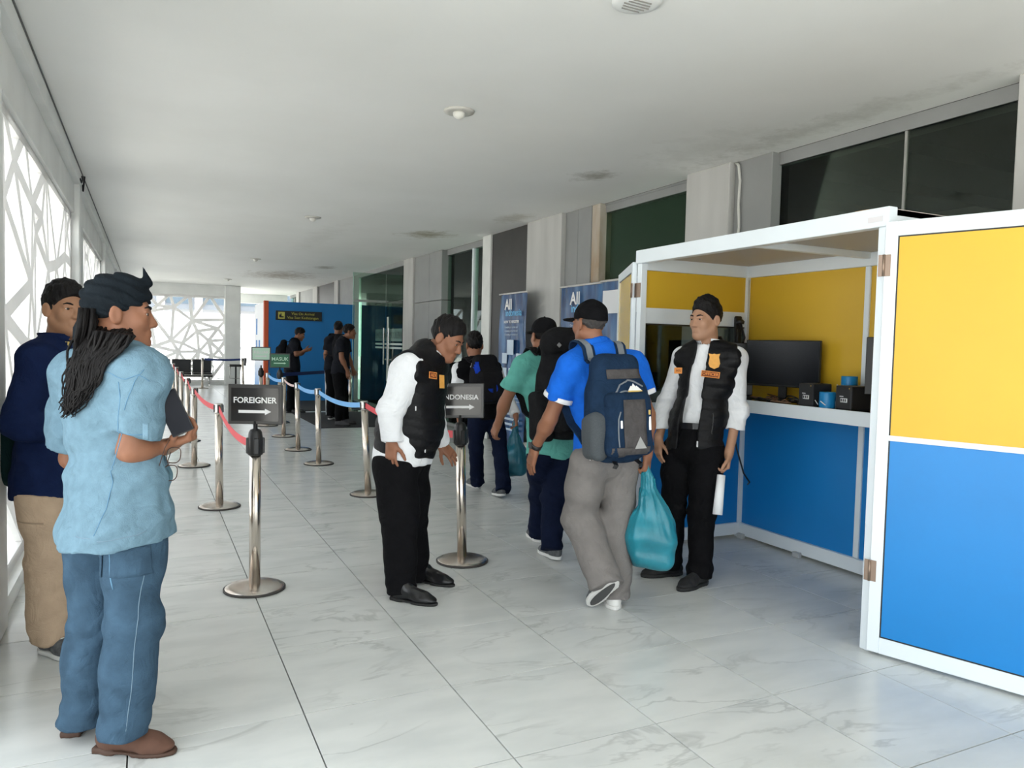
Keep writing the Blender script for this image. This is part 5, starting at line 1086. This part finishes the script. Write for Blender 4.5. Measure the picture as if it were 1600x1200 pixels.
# ================================================================ officer bending to the sign
p = Person('officer in white shirt and black padded vest bending towards the INDONESIA sign', 4.34, dict(head=(697, 531, 0), neck=(671, 556, 0), chest=(653, 610, 0), pelvis=(628, 716, 0), shR=(637, 578, -.15), shL=(679, 582, .16), elR=(610, 640, -.21), elL=(676, 655, .22), wrR=(612, 690, -.20), wrL=(689, 694, .30),
    hipR=(620, 726, -.08), hipL=(640, 726, .09), knR=(624, 815, -.11), knL=(640, 812, .12), anR=(627, 916, -.13), anL=(648, 897, .16), toeR=(672, 940, -.24), toeL=(685, 898, .1)), sk2, 1.08, dr(.80, -.30, -.42), dr(.42, -.1, .9), hs=1.02)
p.body({'R': (dr(-.03, -.05, -1), dr(.5, .8), 1, (.25, .35, .3)), 'L': (dr(.55, .1, -.55), dr(-.3, .6, -.5), -1, (.2, .3, .2))}, thin=.8)
short_hair(p.j['head'], p.MH, p.hs, p.root, 7, .018, .076)
p.trousers(black_cloth, 4, (.112, .098, .082), .06, amp=.006)
p.shirt(white_cloth, 1.97, .03, 8, .020, belly=.035, arm=(.080, .074, .056))
p.vest(vest_black, -.035, 3, .036, belly=.040, hem_tilt=.15)
la = (p.vb, at(673, 587, 4.15), dr(.93, -.05, -.2), dr(.15, 0, 1)); lb_ = obj('name_label', flat_on(plate(.064, .038), *la, .006), orange_thread, p.root); obj('label_field', flat_on(plate(.055, .029), *la, .0075), label_brown, lb_); obj('lettering', flat_on(text_mesh('ADI', .026, .001), *la, .009), orange_thread, lb_)
obj('badge', flat_on(plate(.05, .075), p.vb, at(692, 597, 4.25), dr(.75, .6, -.1), dr(.1, 0, 1), .008), badge_gold, p.root)
seam([at(664, 566, 4.2), at(690, 580, 4.2)], p.vb, .003, 'vest_seam', vest_black, p.root); B().box((-.003, -.003, -.012), (.003, .003, .012), .001, Matrix.Translation(p.vb.find_nearest(Vector(at(652, 636, 4.1)))[0])).build('zip_pull', mat('zip_white', (.7, .7, .7), .4), p.root)
B().box((-.003, -.003, -.014), (.003, .003, .014), .001, Matrix.Translation(p.vb.find_nearest(Vector(at(666, 706, 4.2)))[0])).build('zip_pull', mat('zip_white', (.7, .7, .7), .4), p.root)
for S, hl, to in (('R', (612, 930, -.14), (680, 948, -.24)), ('L', (645, 908, .2), (688, 905, .12))):
    a, b_ = at(hl[0], hl[1], 4.34+hl[2]), at(to[0], to[1], 4.34+to[2]); a[2] = b_[2] = .001; b_ = a+unit(b_-a)*.285; shoe(a, b_, p.root, shoe_black, black_rubber, style='dress', h=.07)
p.shift(); P3 = p

# ================================================================ young man with the blue backpack
p = Person('young man in dark jacket with white sleeves walking ahead with a blue backpack', 7.25, dict(head=(741, 541, 0), neck=(742, 568, 0), chest=(747, 595, 0), pelvis=(758, 652, 0), shR=(775, 578, .08), shL=(717, 579, -.08), elR=(795, 622, .1), elL=(712, 622, -.05), wrR=(806, 650, 0), wrL=(718, 655, .1),
    hipR=(772, 655, .05), hipL=(745, 655, -.05), knR=(783, 706, .0), knL=(744, 700, .05), anR=(786, 762, -.22), anL=(746, 751, .25), toeR=(775, 772, .0), toeL=(730, 755, .4)), sk2, .92, dr(-.35, .94), hs=1.0)
p.body({'R': (dr(.1, 0, -1), -RT, 1, (.6, .8, .6)), 'L': (dr(0, .2, -1), RT, -1, (.3, .4, .3))}, .016, .008, thin=.8)
short_hair(p.j['head'], p.MH, p.hs, p.root, 12, .024, .05, slope=.7)
p.trousers(dknavy, 6, (.092, .078, .068), .07, res=.012); p.shirt(white_cloth, 1.90, .0, 4, .016, res=.012, arm=(.064, .058, .048)); p.vest(black_cloth, .02, 5, .026); p.collar(black_cloth, .04, 'hood', .3, .07, .03)
for S, hl, to, u_ in (('R', (786, 783, -.28), (774, 775, -.05), (0, .35, .94)), ('L', (748, 764, .22), (732, 754, .44), (0, 0, 1))):
    a, b_ = at(hl[0], hl[1], 7.25+hl[2]), at(to[0], to[1], 7.25+to[2]); a[2] = .001 if S == 'L' else .03; b_[2] = .001; b_ = a+unit(b_-a)*.27; shoe(a, b_, p.root, grey_mesh, white_rubber, u_)
p.shift()
Mx = p.MT; c = p.j['chest']-p.f*.22+p.u*.0
blk = fabric('pack_black', (.012, .012, .014), .15, 20); blu = fabric('pack_blue', (.010, .045, .40), .1, 20)
t, b0, W_, main, bv, pk, pbv = pack('black and blue backpack worn by the young man walking ahead', c, Mx, .31, .46, .18, blk, blk, 3, name='backpack', res=.012)
for x0, x1, z0, z1 in ((-.44, -.30, .10, .34), (-.34, .0, -.46, -.22), (.12, .36, -.34, -.12)): obj('blue_panel', surf_patch(bv, W_((x0+x1)/2, -.6, (z0+z1)/2), Mx[:, 0], Mx[:, 2], (x1-x0)*.31, (z1-z0)*.46, .012, 5), blu, t)
worn_straps(p, t, W_, blk); pack_done(t, b0)
tp = p.j['wrR']-UP*.075
poly_bag('dark teal plastic bag carried by the young man walking ahead', tp, tp, .26, .2, .50, mat('dark_teal_film', (.010, .11, .16), .35, noise=.15, nscale=8, bump=.4, bscale=14), seed=2)

# ================================================================ man in teal shirt with the black trekking pack
p = Person('man in teal shirt and black cap walking with a big black trekking pack', 5.15, dict(head=(849, 527, 0), neck=(850, 558, 0), chest=(852, 600, 0), pelvis=(862, 700, 0), shR=(888, 574, .08), shL=(815, 575, -.07), elR=(908, 636, .1), elL=(789, 628, .0), wrR=(900, 680, .16), wrL=(779, 660, .08),
    hipR=(880, 705, .06), hipL=(846, 705, -.05), knR=(864, 778, .0), knL=(846, 770, .2), anR=(862, 852, -.12), anL=(842, 832, .32), toeR=(848, 866, .1), toeL=(828, 845, .5)), sk2, .98, dr(-.45, .89), hs=1.0)
p.body({'L': (dr(-.35, .2, -.9), dr(.75, .5), -1, (.5, .6, .5)), 'R': (dr(0, .1, -1), -RT, 1, (.4, .5, .4))}, .014, .006)
short_hair(p.j['head'], p.MH, p.hs, p.root, 14, .004, .05, slope=.8, capped=True); p.cap(black_cloth)
p.trousers(dknavy, 9, (.100, .085, .074), -.03, res=.01); p.shirt(teal_cloth, .62, .06, 14, .020, arm=(.076, .080, .05)); p.collar(teal_cloth, .025, open_=.3)
for S, hl, to, u_, zz in (('R', (874, 876, -.16), (848, 872, .06), (0, .2, .97), .01), ('L', (846, 848, .30), (830, 838, .52), (0, 0, 1), .001)):
    a, b_ = at(hl[0], hl[1], 5.15+hl[2]), at(to[0], to[1], 5.15+to[2]); a[2] = zz; b_[2] = .001; b_ = a+unit(b_-a)*.28; shoe(a, b_, p.root, grey_mesh, white_rubber, u_)
p.shift(); Mx = p.MT; c = p.j['chest']-p.f*.24-p.u*.03+p.r*.02; pk_b = fabric('trek_black', (.011, .011, .012), .2, 18); grey_t = mat('grey_trim', (.16, .16, .16), .7)
t, b0, W_, main, bv, pk, pbv = pack('big black trekking pack worn by the man in teal', c, Mx, .36, .66, .26, pk_b, pk_b, 6, .10)
f = Fld(c-.5, c+.5, .009); f.add(el(W_(0, -.05, .44), (.18, .15, .10), Mx)); f.clip(W_(0, 0, .34), Mx[:, 2]); f.disp(folds(4, .008, 28.)); f.build('top_lid', pk_b, t)
for q in (-1, 1): f = Fld(c-.5, c+.5, .009); f.add(bx(W_(q*.52, -.05, -.28), (.06, .09, .16), .04, Mx)); f.disp(folds(8, .006, 30.)); f.build('side_pocket', pk_b, t)
for a_, b_ in (((-.4, -.2), (-.1, .25)), ((-.30, .20), (.35, .26))): seam([W_(a_[0], -.7, a_[1]), W_(b_[0], -.75, b_[1])], bv, .006, 'piping', grey_t, t)
for x, z in ((-.32, .40), (-.12, .30), (.30, .47)): B().box((-.012, -.004, -.012), (.012, .004, .012), .002, Matrix.Translation(W_(x, -.60, z).tolist()) @ Matrix([list(r_) for r_ in Mx]).to_4x4() @ Matrix.Rotation(.78, 4, 'Y')).build('lash_tab', grey_t, t)
B().box((-.02, -.006, -.03), (.02, .006, .03), .004, Matrix.Translation(W_(-.3, -.60, .05).tolist()) @ Matrix([list(r_) for r_ in Mx]).to_4x4()).build('buckle', grey_t, t)
obj('logo_mark', surf_patch(bv, W_(.28, -.7, .22), Mx[:, 0], Mx[:, 2], .03, .05, .010, 3), mat('logo_red_white', (.6, .15, .12), .6), t)
worn_straps(p, t, W_, pk_b); pack_done(t, b0)

# ================================================================ man in royal blue polo
p = Person('man in royal blue polo shirt, black cap and grey trousers walking with a daypack', 4.15, dict(head=(921, 508, 0), neck=(930, 548, 0), chest=(934, 600, 0), pelvis=(944, 716, 0), shR=(988, 574, .08), shL=(890, 576, -.08), elR=(1012, 648, .08), elL=(859, 655, -.02), wrR=(1012, 708, .0), wrL=(836, 700, .10),
    hipR=(968, 724, .06), hipL=(918, 724, -.05), knR=(962, 812, .10), knL=(908, 806, .05), anR=(960, 928, .02), anL=(944, 908, -.13), toeR=(948, 950, .25), toeL=(922, 948, -.02)), sk2, 1.02, dr(-.62, .78), hs=1.0)
p.body({'L': (dr(-.22, .22, -.95), dr(.85, .45), -1, (.18, .22, .2)), 'R': (dr(-.05, .05, -1), dr(-.8, .5), 1, (.8, 1.2, .8))}, s_hand=1.05)
short_hair(p.j['head'], p.MH, p.hs, p.root, 15, .004, .05, slope=.75, capped=True, m=mat('greying_hair', (.05, .045, .042), .7, bump=.5, bscale=150)); cp = p.cap(black_cloth)
obj('cap_logo', drape(text_mesh('W', .03, .0015, bold=.001), p.capb, p.j['head']+p.MH@vec(.03, -.09, .062), unit(np.cross(UP, -(p.MH@vec(.35, -.94, 0)))), UP, .003), mat('logo_grey', (.10, .10, .10), .6), cp)
p.trousers(grey_pants, 17, (.098, .100, .086), .07, flare=.006, amp=.007, res=.008)
p.shirt(blue_polo, .60, .0, 19, .022, loose=.01, arm=(.078, .080, .05), amp=.009); p.collar(blue_polo, .045, open_=.4, r=.068)
el_, sh = p.j['elL'], p.j['shL']
for S in 'LR':
    sh, el_ = p.j['sh'+S], p.j['el'+S]; d = unit(el_-sh); e0 = sh+(el_-sh)*.60; Ms = Vector(d).to_track_quat('Z', 'Y').to_matrix().to_4x4(); B().lathe([(.080, -.024), (.084, -.022), (.084, .0), (.080, .003), (.06, .003), (.06, -.024)], 30, M=Matrix.Translation(e0.tolist()) @ Ms).build('sleeve_band', white_cloth, p.root)
wl2 = p.j['wrL']; d = unit(p.j['wrL']-p.j['elL']); Ms = Vector(d).to_track_quat('Z', 'Y').to_matrix().to_4x4(); wm = mat('watch_black', (.015, .015, .016), .35)
wt = B().lathe([(.0305, -.013), (.034, -.012), (.034, .012), (.0305, .013), (.026, .0)], 26, M=Matrix.Translation((wl2-d*.02).tolist()) @ Ms).build('watch_strap', wm, p.root); B().box((-.018, -.006, -.018), (.018, .006, .018), .004, Matrix.Translation((wl2-d*.02-RT*.034).tolist()) @ Matrix.Rotation(math.pi/2, 4, 'Z')).build('watch_case', wm, wt)
B().lathe([(.011, -.001), (.011, .001), (.006, .001), (.006, -.001)], 16, M=Matrix.Translation(p.tb.find_nearest(Vector(at(925, 717, 3.95)))[0]) @ Vector(-AW).to_track_quat('Z', 'Y').to_matrix().to_4x4()).build('rivet', steel, p.root)
for S, hl, to, u_ in (('L', (964, 908, -.20), (921, 950, -.04), dr(-.1, .75, .6)), ('R', (962, 957, -.07), (945, 948, .2), (0, 0, 1))):
    a, b_ = at(hl[0], hl[1], 4.15+hl[2]), at(to[0], to[1], 4.15+to[2])
    if S == 'R': a[2] = b_[2] = .001
    else: b_[2] = .012
    b_ = a+unit(b_-a)*.275; 
    if S == 'L': a, b_ = b_-unit(b_-a)*.275, b_
    shoe(a, b_, p.root, grey_mesh if S == 'L' else white_rubber, white_rubber, u_, tread=mat('dark_tread', (.07, .07, .07), .8) if S == 'L' else None)
p.shift(); P6 = p; Mx = p.MT
navy_pack = fabric('pack_navy', (.012, .028, .060), .15, 20); grey_pack = fabric('pack_grey', (.075, .070, .070), .15, 24); lgrey = mat('pack_piping', (.18, .20, .22), .7)
c = p.j['chest']-p.f*.215-p.u*.125-p.r*.015
t, b0, W_, main, bv, pk, pbv = pack('navy and grey daypack with a mountain logo worn by the man in blue polo', c, Mx, .33, .56, .20, navy_pack, navy_pack, 7, .095)
def patch_on(nm, x, z, w, h, m_, bb, off=.008, yy=-1.0, n=6): return obj(nm, surf_patch(bb, W_(x, yy, z), Mx[:, 0], Mx[:, 2], w, h, off, n), m_, t)
patch_on('grey_panel', .03, -.18, .13, .27, grey_pack, pbv, .006); patch_on('grey_base_panel', .0, -.42, .25, .06, grey_pack, pbv, .005); patch_on('grey_lid_panel', .04, .30, .20, .05, grey_pack, bv, .006)
for pts_, bb, r_ in (([(-.42, -.9, .14), (-.2, -1, .33), (.1, -1, .36), (.4, -.9, .26)], bv, .005), ([(-.36, -1, .02), (-.30, -1, .18), (.0, -1, .20), (.34, -1, .14)], bv, .005), ([(-.40, -1, -.42), (-.40, -1, -.1), (-.32, -1, .12)], bv, .005), ([(-.26, -1, -.36), (-.26, -1, -.12), (-.22, -1, -.05)], pbv, .004)):
    seam([W_(*q) for q in pts_], bb, r_, 'piping', lgrey, t)
lg = B().prism([(-.045, -.016), (.045, -.016), (.018, .010), (.012, .004), (.0, .022), (-.014, .006), (-.02, .010)], 0, .0015).mesh('mountain_logo'); obj('mountain_logo', drape(lg, bv, W_(.12, -1., .17), Mx[:, 0], Mx[:, 2], .012), white_ink, t)
lg = B().prism([(-.046, -.022), (.046, -.022), (.046, -.015), (-.046, -.015)], 0, .0015).mesh('logo_base'); obj('logo_base', drape(lg, bv, W_(.12, -1., .17), Mx[:, 0], Mx[:, 2], .012), gold, t)
lg = B().prism([(-.034, -.024), (.034, -.024), (.0, .036)], 0, .002).mesh('reflector'); obj('triangle_reflector', drape(lg, pbv, W_(.10, -1.2, -.34), Mx[:, 0], Mx[:, 2], .010), mat('reflector_grey', (.30, .30, .29), .5), t)
MMx = Matrix([list(r_) for r_ in Mx]).to_4x4()
for nm, x, z, w, h, m_, bb in (('buckle', .10, .05, .022, .022, black_plastic, bv), ('buckle_web', .10, .01, .014, .03, lgrey, bv), ('zip_pull', -.20, -.16, .006, .020, white_ink, pbv), ('zip_pull', .30, -.06, .006, .012, gold, pbv), ('zip_pull', .31, -.16, .007, .035, white_ink, pbv)):
    q_ = bb.ray_cast(Vector(W_(x, -2, z)), Vector(Mx[:, 1]))[0]; B().box((-w, -.004, -h), (w, .004, h), .002, Matrix.Translation(q_) @ MMx).build(nm, m_, t)
f = Fld(c-.42, c+.42, .008); f.add(bx(W_(-.44, -.02, -.26), (.05, .085, .125), .045, Mx)); f.disp(folds(6, .005, 34.)); f.clip(W_(-.5, 0, -.06), -unit(Mx[:, 2]+Mx[:, 1]*.5)); f.build('mesh_side_pocket', mat('pocket_mesh', (.055, .064, .072), .8, noise=.12, nscale=160), t)
for q in (-1, 1): B().ribbon([W_(q*.2, -.3, -.5).tolist(), W_(q*.22, -.45, -.53).tolist(), W_(q*.24, -.4, -.56).tolist()], Vector(Mx[:, 0]), .025, .004).build('loose_strap', black_plastic, t)
worn_straps(p, t, W_, navy_pack, lgrey, .07); pack_done(t, b0)
tp = p.j['wrR']-UP*.085
poly_bag('teal plastic bag carried in the hand of the man in blue polo', tp, tp+RT*.03, .285, .24, .55, bag_teal, seed=5)

# ================================================================ standing officer
p = Person('young officer in white shirt and open black padded vest standing before the booth', 4.66, dict(head=(1103, 502, 0), neck=(1108, 548, 0), chest=(1105, 592, 0), pelvis=(1083, 700, 0), shR=(1070, 562, .09), shL=(1148, 563, -.08), elR=(1043, 630, .14), elL=(1153, 640, -.06), wrR=(1029, 686, .06), wrL=(1139, 708, -.12),
    hipR=(1062, 706, .07), hipL=(1104, 706, -.06), knR=(1052, 790, .06), knL=(1097, 798, -.06), anR=(1046, 880, .10), anL=(1093, 893, -.08), toeR=(1000, 893, .05), toeL=(1072, 915, -.22)), sk_l, .98, dr(-.84, -.54), hs=1.04)
p.body({'R': (dr(0, 0, -1), dr(.9, .3), 1, (.25, .35, .3)), 'L': (dr(-.12, -.05, -1), dr(-.95, .1), -1, (.7, .9, .6))}, fine=.004, thin=.8)
short_hair(p.j['head'], p.MH, p.hs, p.root, 22, .030, .074)
p.trousers(black_cloth, 5, (.100, .084, .072), .15, amp=.008)
p.shirt(white_cloth, 1.97, -.12, 18, .014, arm=(.072, .066, .054), amp=.008); p.collar(white_cloth, .045, open_=.45, r=.063, lean=.016)
F_, U_, R_ = p.f, p.u, p.r; nk, pe = p.j['neck'], p.j['pelvis']
fr = lambda a, z, d=.16: nk+F_*d+R_*a-U_*z
def slot(a0, z0, a1, z1, w):
    a, b_ = fr(a0, z0, .13), fr(a1, z1, .13); y = unit(b_-a); x = unit(np.cross(y, F_)); return bx((a+b_)/2, (w, np.linalg.norm(b_-a)/2, .105), .01, np.stack([x, y, np.cross(x, y)], 1))
p.vest(vest_black, .0, 6, .034, open_front=[slot(.005, -.10, .02, .16, .040), slot(.018, .10, .045, .34, .046), slot(.04, .30, .075, .85, .058)])
bd = at(1118, 566, 4.4); bxv = dr(.97, -.2); 
sh_ = B().prism([(-.034, .050), (-.012, .046), (0, .050), (.012, .046), (.034, .050), (.027, .030), (.030, .010), (.034, -.012), (.026, -.034), (0, -.046), (-.026, -.034), (-.034, -.012), (-.030, .010), (-.027, .030)], 0, .003).mesh('badge'); obj('badge', flat_on(sh_, p.vb, bd, bxv, UP, .004), badge_gold, p.root)
lo_ = at(1112, 586, 4.4); lxv = unit(dr(.97, -.2, -.09))
la = (p.vb, lo_, lxv, UP); lb_ = obj('name_label', flat_on(plate(.108, .038), *la, .007), orange_thread, p.root); obj('label_field', flat_on(plate(.099, .029), *la, .0085), label_brown, lb_); obj('lettering', flat_on(text_mesh('OFFICER', .025, .001, bold=.0004), *la, .010), orange_thread, lb_)
lo_ = at(1059, 579, 4.5); la = (p.vb, lo_, dr(.9, .2), UP); lb_ = obj('name_label', flat_on(plate(.05, .036), *la, .007), orange_thread, p.root); obj('lettering', flat_on(text_mesh('ARI', .022, .001), *la, .009), label_brown, lb_)
B().box((-.004, -.004, -.018), (.004, .004, .018), .001, Matrix.Translation(p.vb.find_nearest(Vector(at(1079, 690, 4.45)))[0])).build('zip_pull', mat('zip_white', (.7, .7, .7), .4), p.root)
seam([at(1121, 642, 4.4), at(1126, 680, 4.4)], p.vb, .003, 'pocket_zip', mat('zip_dark', (.04, .04, .04), .4), p.root)
bp_ = [(p.j['pelvis']+p.u*.132+p.r*.156*math.cos(t_)+p.f*.122*math.sin(t_)).tolist() for t_ in np.linspace(0, 2*math.pi, 33)]; bl_ = B().ribbon(bp_, Vector(p.u), .036, .005).build('belt', shoe_black, p.root)
for S, hl, to in (('R', (1066, 902, .12), (992, 897, .02)), ('L', (1104, 905, -.04), (1068, 922, -.20))):
    a, b_ = at(hl[0], hl[1], 4.66+hl[2]), at(to[0], to[1], 4.66+to[2]); a[2] = b_[2] = .001; b_ = a+unit(b_-a)*.29; shoe(a, b_, p.root, mat('black_knit', (.012, .012, .013), .8, noise=.2, nscale=60), black_rubber)
p.shift()
wv = p.j['wrL']; a = at(1127, 742, 4.50); b_ = at(1121, 804, 4.47); t = thing('rolled_papers', 'white rolled papers held by the standing officer', 'paper', b_.tolist())
q_ = a-b_; B().tube([(0, 0, 0), q_.tolist()], [.029, .024], 22).build('roll', mat('paper_white', (.85, .86, .88), .7), t); sp = [(math.cos(x_)*(.026-.0022*x_/3.14), math.sin(x_)*(.026-.0022*x_/3.14)) for x_ in np.linspace(0, 15, 60)]
Mq = Vector(q_).to_track_quat('Z', 'Y').to_matrix().to_4x4(); B().tube([(Mq @ Vector((x_, y_, -.001))).to_tuple() for x_, y_ in sp], .0008, 4).build('paper_edge', mat('paper_edge', (.5, .5, .5), .8), t)
# gadget on the booth post behind his head
t = thing('wall_phone', 'black corded handset hanging on the booth post behind the officer', 'handset', (BX1-.14, BY1-.05, 1.42))
B().box((-.035, -.02, .02), (.035, .0, .26), .012, None, 2).build('handset_body', black_plastic, t); B().tube([(.0, -.03, .22), (.03, -.05, .10), (.0, -.045, .0), (-.03, -.04, .08), (-.02, -.04, .16)], .009, 8).build('cord', black_plastic, t); B().lathe([(.03, 0), (.034, .02), (.02, .035)], 16, (0, -.03, .20)).build('ear_piece', black_plastic, t)

# ================================================================ three men at the entrance
p = Person('man in black clothes standing before the blue wall and holding up a phone', 14.9, dict(head=(468, 523, 0), neck=(461, 534, 0), chest=(457, 548, 0), pelvis=(456, 580, 0), shR=(459, 538, -.17), shL=(462, 538, .17), elR=(463, 554, -.18), elL=(470, 553, .18), wrR=(476, 548, -.10), wrL=(478, 547, .06),
    hipR=(455, 582, -.08), hipL=(457, 582, .08), knR=(455, 612, -.08), knL=(459, 612, .1), anR=(452, 641, -.05), anL=(461, 640, .12), toeR=(461, 647, -.05), toeL=(469, 646, .12)), sk3, 1.0, dr(.92, .1, -.3), hs=1.)
p.body({'R': (dr(1, .1, .25), dr(0, .8, .4), 1, (.2, .3, .2)), 'L': (dr(1, -.1, .2), dr(0, -.8, .4), -1, (.3, .3, .3))}, .02, .012); short_hair(p.j['head'], p.MH, p.hs, p.root, 31, .02); p.trousers(black_cloth, 3, res=.016); p.shirt(charcoal, .75, .02, 3, .02, res=.016); p.collar(charcoal)
for S in 'RL': a = p.j['an'+S]-RT*.06; a[2] = .001; shoe(a, a+RT*.27, p.root, shoe_black, black_rubber)
p.shift(); c = p.j['chest']-p.f*.2; t, b0, W_, main, bv, pk, pbv = pack('small black backpack worn by the man before the blue wall', c, p.MT, .28, .40, .15, blk, blk, 3, .07, res=.016); worn_straps(p, t, W_, blk); pack_done(t, b0)
p = Person('man in black polo with bare forearm entering the glass door', 12.85, dict(head=(546, 519, 0), neck=(537, 532, 0), chest=(534, 547, 0), pelvis=(531, 582, 0), shR=(532, 537, -.16), shL=(540, 537, .17), elR=(534, 560, -.18), elL=(545, 560, .18), wrR=(543, 580, -.12), wrL=(552, 578, .2),
    hipR=(530, 585, -.08), hipL=(533, 585, .08), knR=(531, 620, -.1), knL=(537, 620, .14), anR=(529, 656, -.15), anL=(539, 654, .15), toeR=(540, 664, -.15), toeL=(549, 661, .1)), sk3, 1.03, dr(.97, .2), hs=1.02)
p.body({'R': (dr(.1, 0, -1), dr(.1, 1), 1, (.3, .4, .3)), 'L': (dr(.2, 0, -1), dr(0, -1), -1, (.3, .3, .3))}, .018, .010); short_hair(p.j['head'], p.MH, p.hs, p.root, 33, .012); p.trousers(black_cloth, 3, res=.014); p.shirt(charcoal, .62, .02, 3, .02, res=.014, arm=(.078, .082, .05)); p.collar(charcoal)
for S in 'RL': a = p.j['an'+S]-RT*.06; a[2] = .014; shoe(a, a+dr(.95, -.2)*.27, p.root, mat('grey_suede', (.06, .06, .065), .9), black_rubber)
p.shift()
p = Person('man with black and grey backpack standing behind the man in black polo', 13.75, dict(head=(529, 514, 0), neck=(525, 527, 0), chest=(523, 542, 0), pelvis=(521, 577, 0), shR=(533, 532, .1), shL=(513, 532, -.1), elR=(537, 553, .1), elL=(509, 553, -.1), wrR=(538, 572, .2), wrL=(510, 572, .1),
    hipR=(526, 580, .06), hipL=(517, 580, -.06), knR=(526, 614, .06), knL=(517, 614, -.04), anR=(525, 648, .06), anL=(516, 648, -.06), toeR=(525, 652, .3), toeL=(516, 653, .2)), sk3, 1.0, dr(.1, 1), hs=1.)
p.body({'R': (-UP, -RT, 1, (.3, .4, .3)), 'L': (-UP, RT, -1, (.3, .3, .3))}, .02, .012); short_hair(p.j['head'], p.MH, p.hs, p.root, 35, .02); p.trousers(black_cloth, 3, res=.016); p.shirt(charcoal, .7, .02, 3, .02, res=.016); p.collar(white_cloth, .03)
B().tube([(p.j['hipL']-RT*.10).tolist(), (p.j['knL']-RT*.085-AW*.02).tolist(), (p.j['anL']-RT*.07).tolist()], .012, 8).build('trouser_stripe', white_cloth, p.root)
for S in 'RL': a = p.j['an'+S]-AW*.06; a[2] = .014; shoe(a, a+AW*.27, p.root, shoe_black, white_rubber)
p.shift(); c = p.j['chest']-p.f*.2; t, b0, W_, main, bv, pk, pbv = pack('black backpack with a pale grey patch at the glass entrance', c, p.MT, .30, .48, .18, blk, blk, 3, .07, res=.014)
obj('grey_panel', surf_patch(bv, W_(.15, -.8, .3), p.MT[:, 0], p.MT[:, 2], .12, .15, .02, 4), mat('pale_grey_patch', (.35, .35, .35), .8), t); worn_straps(p, t, W_, blk); pack_done(t, b0)
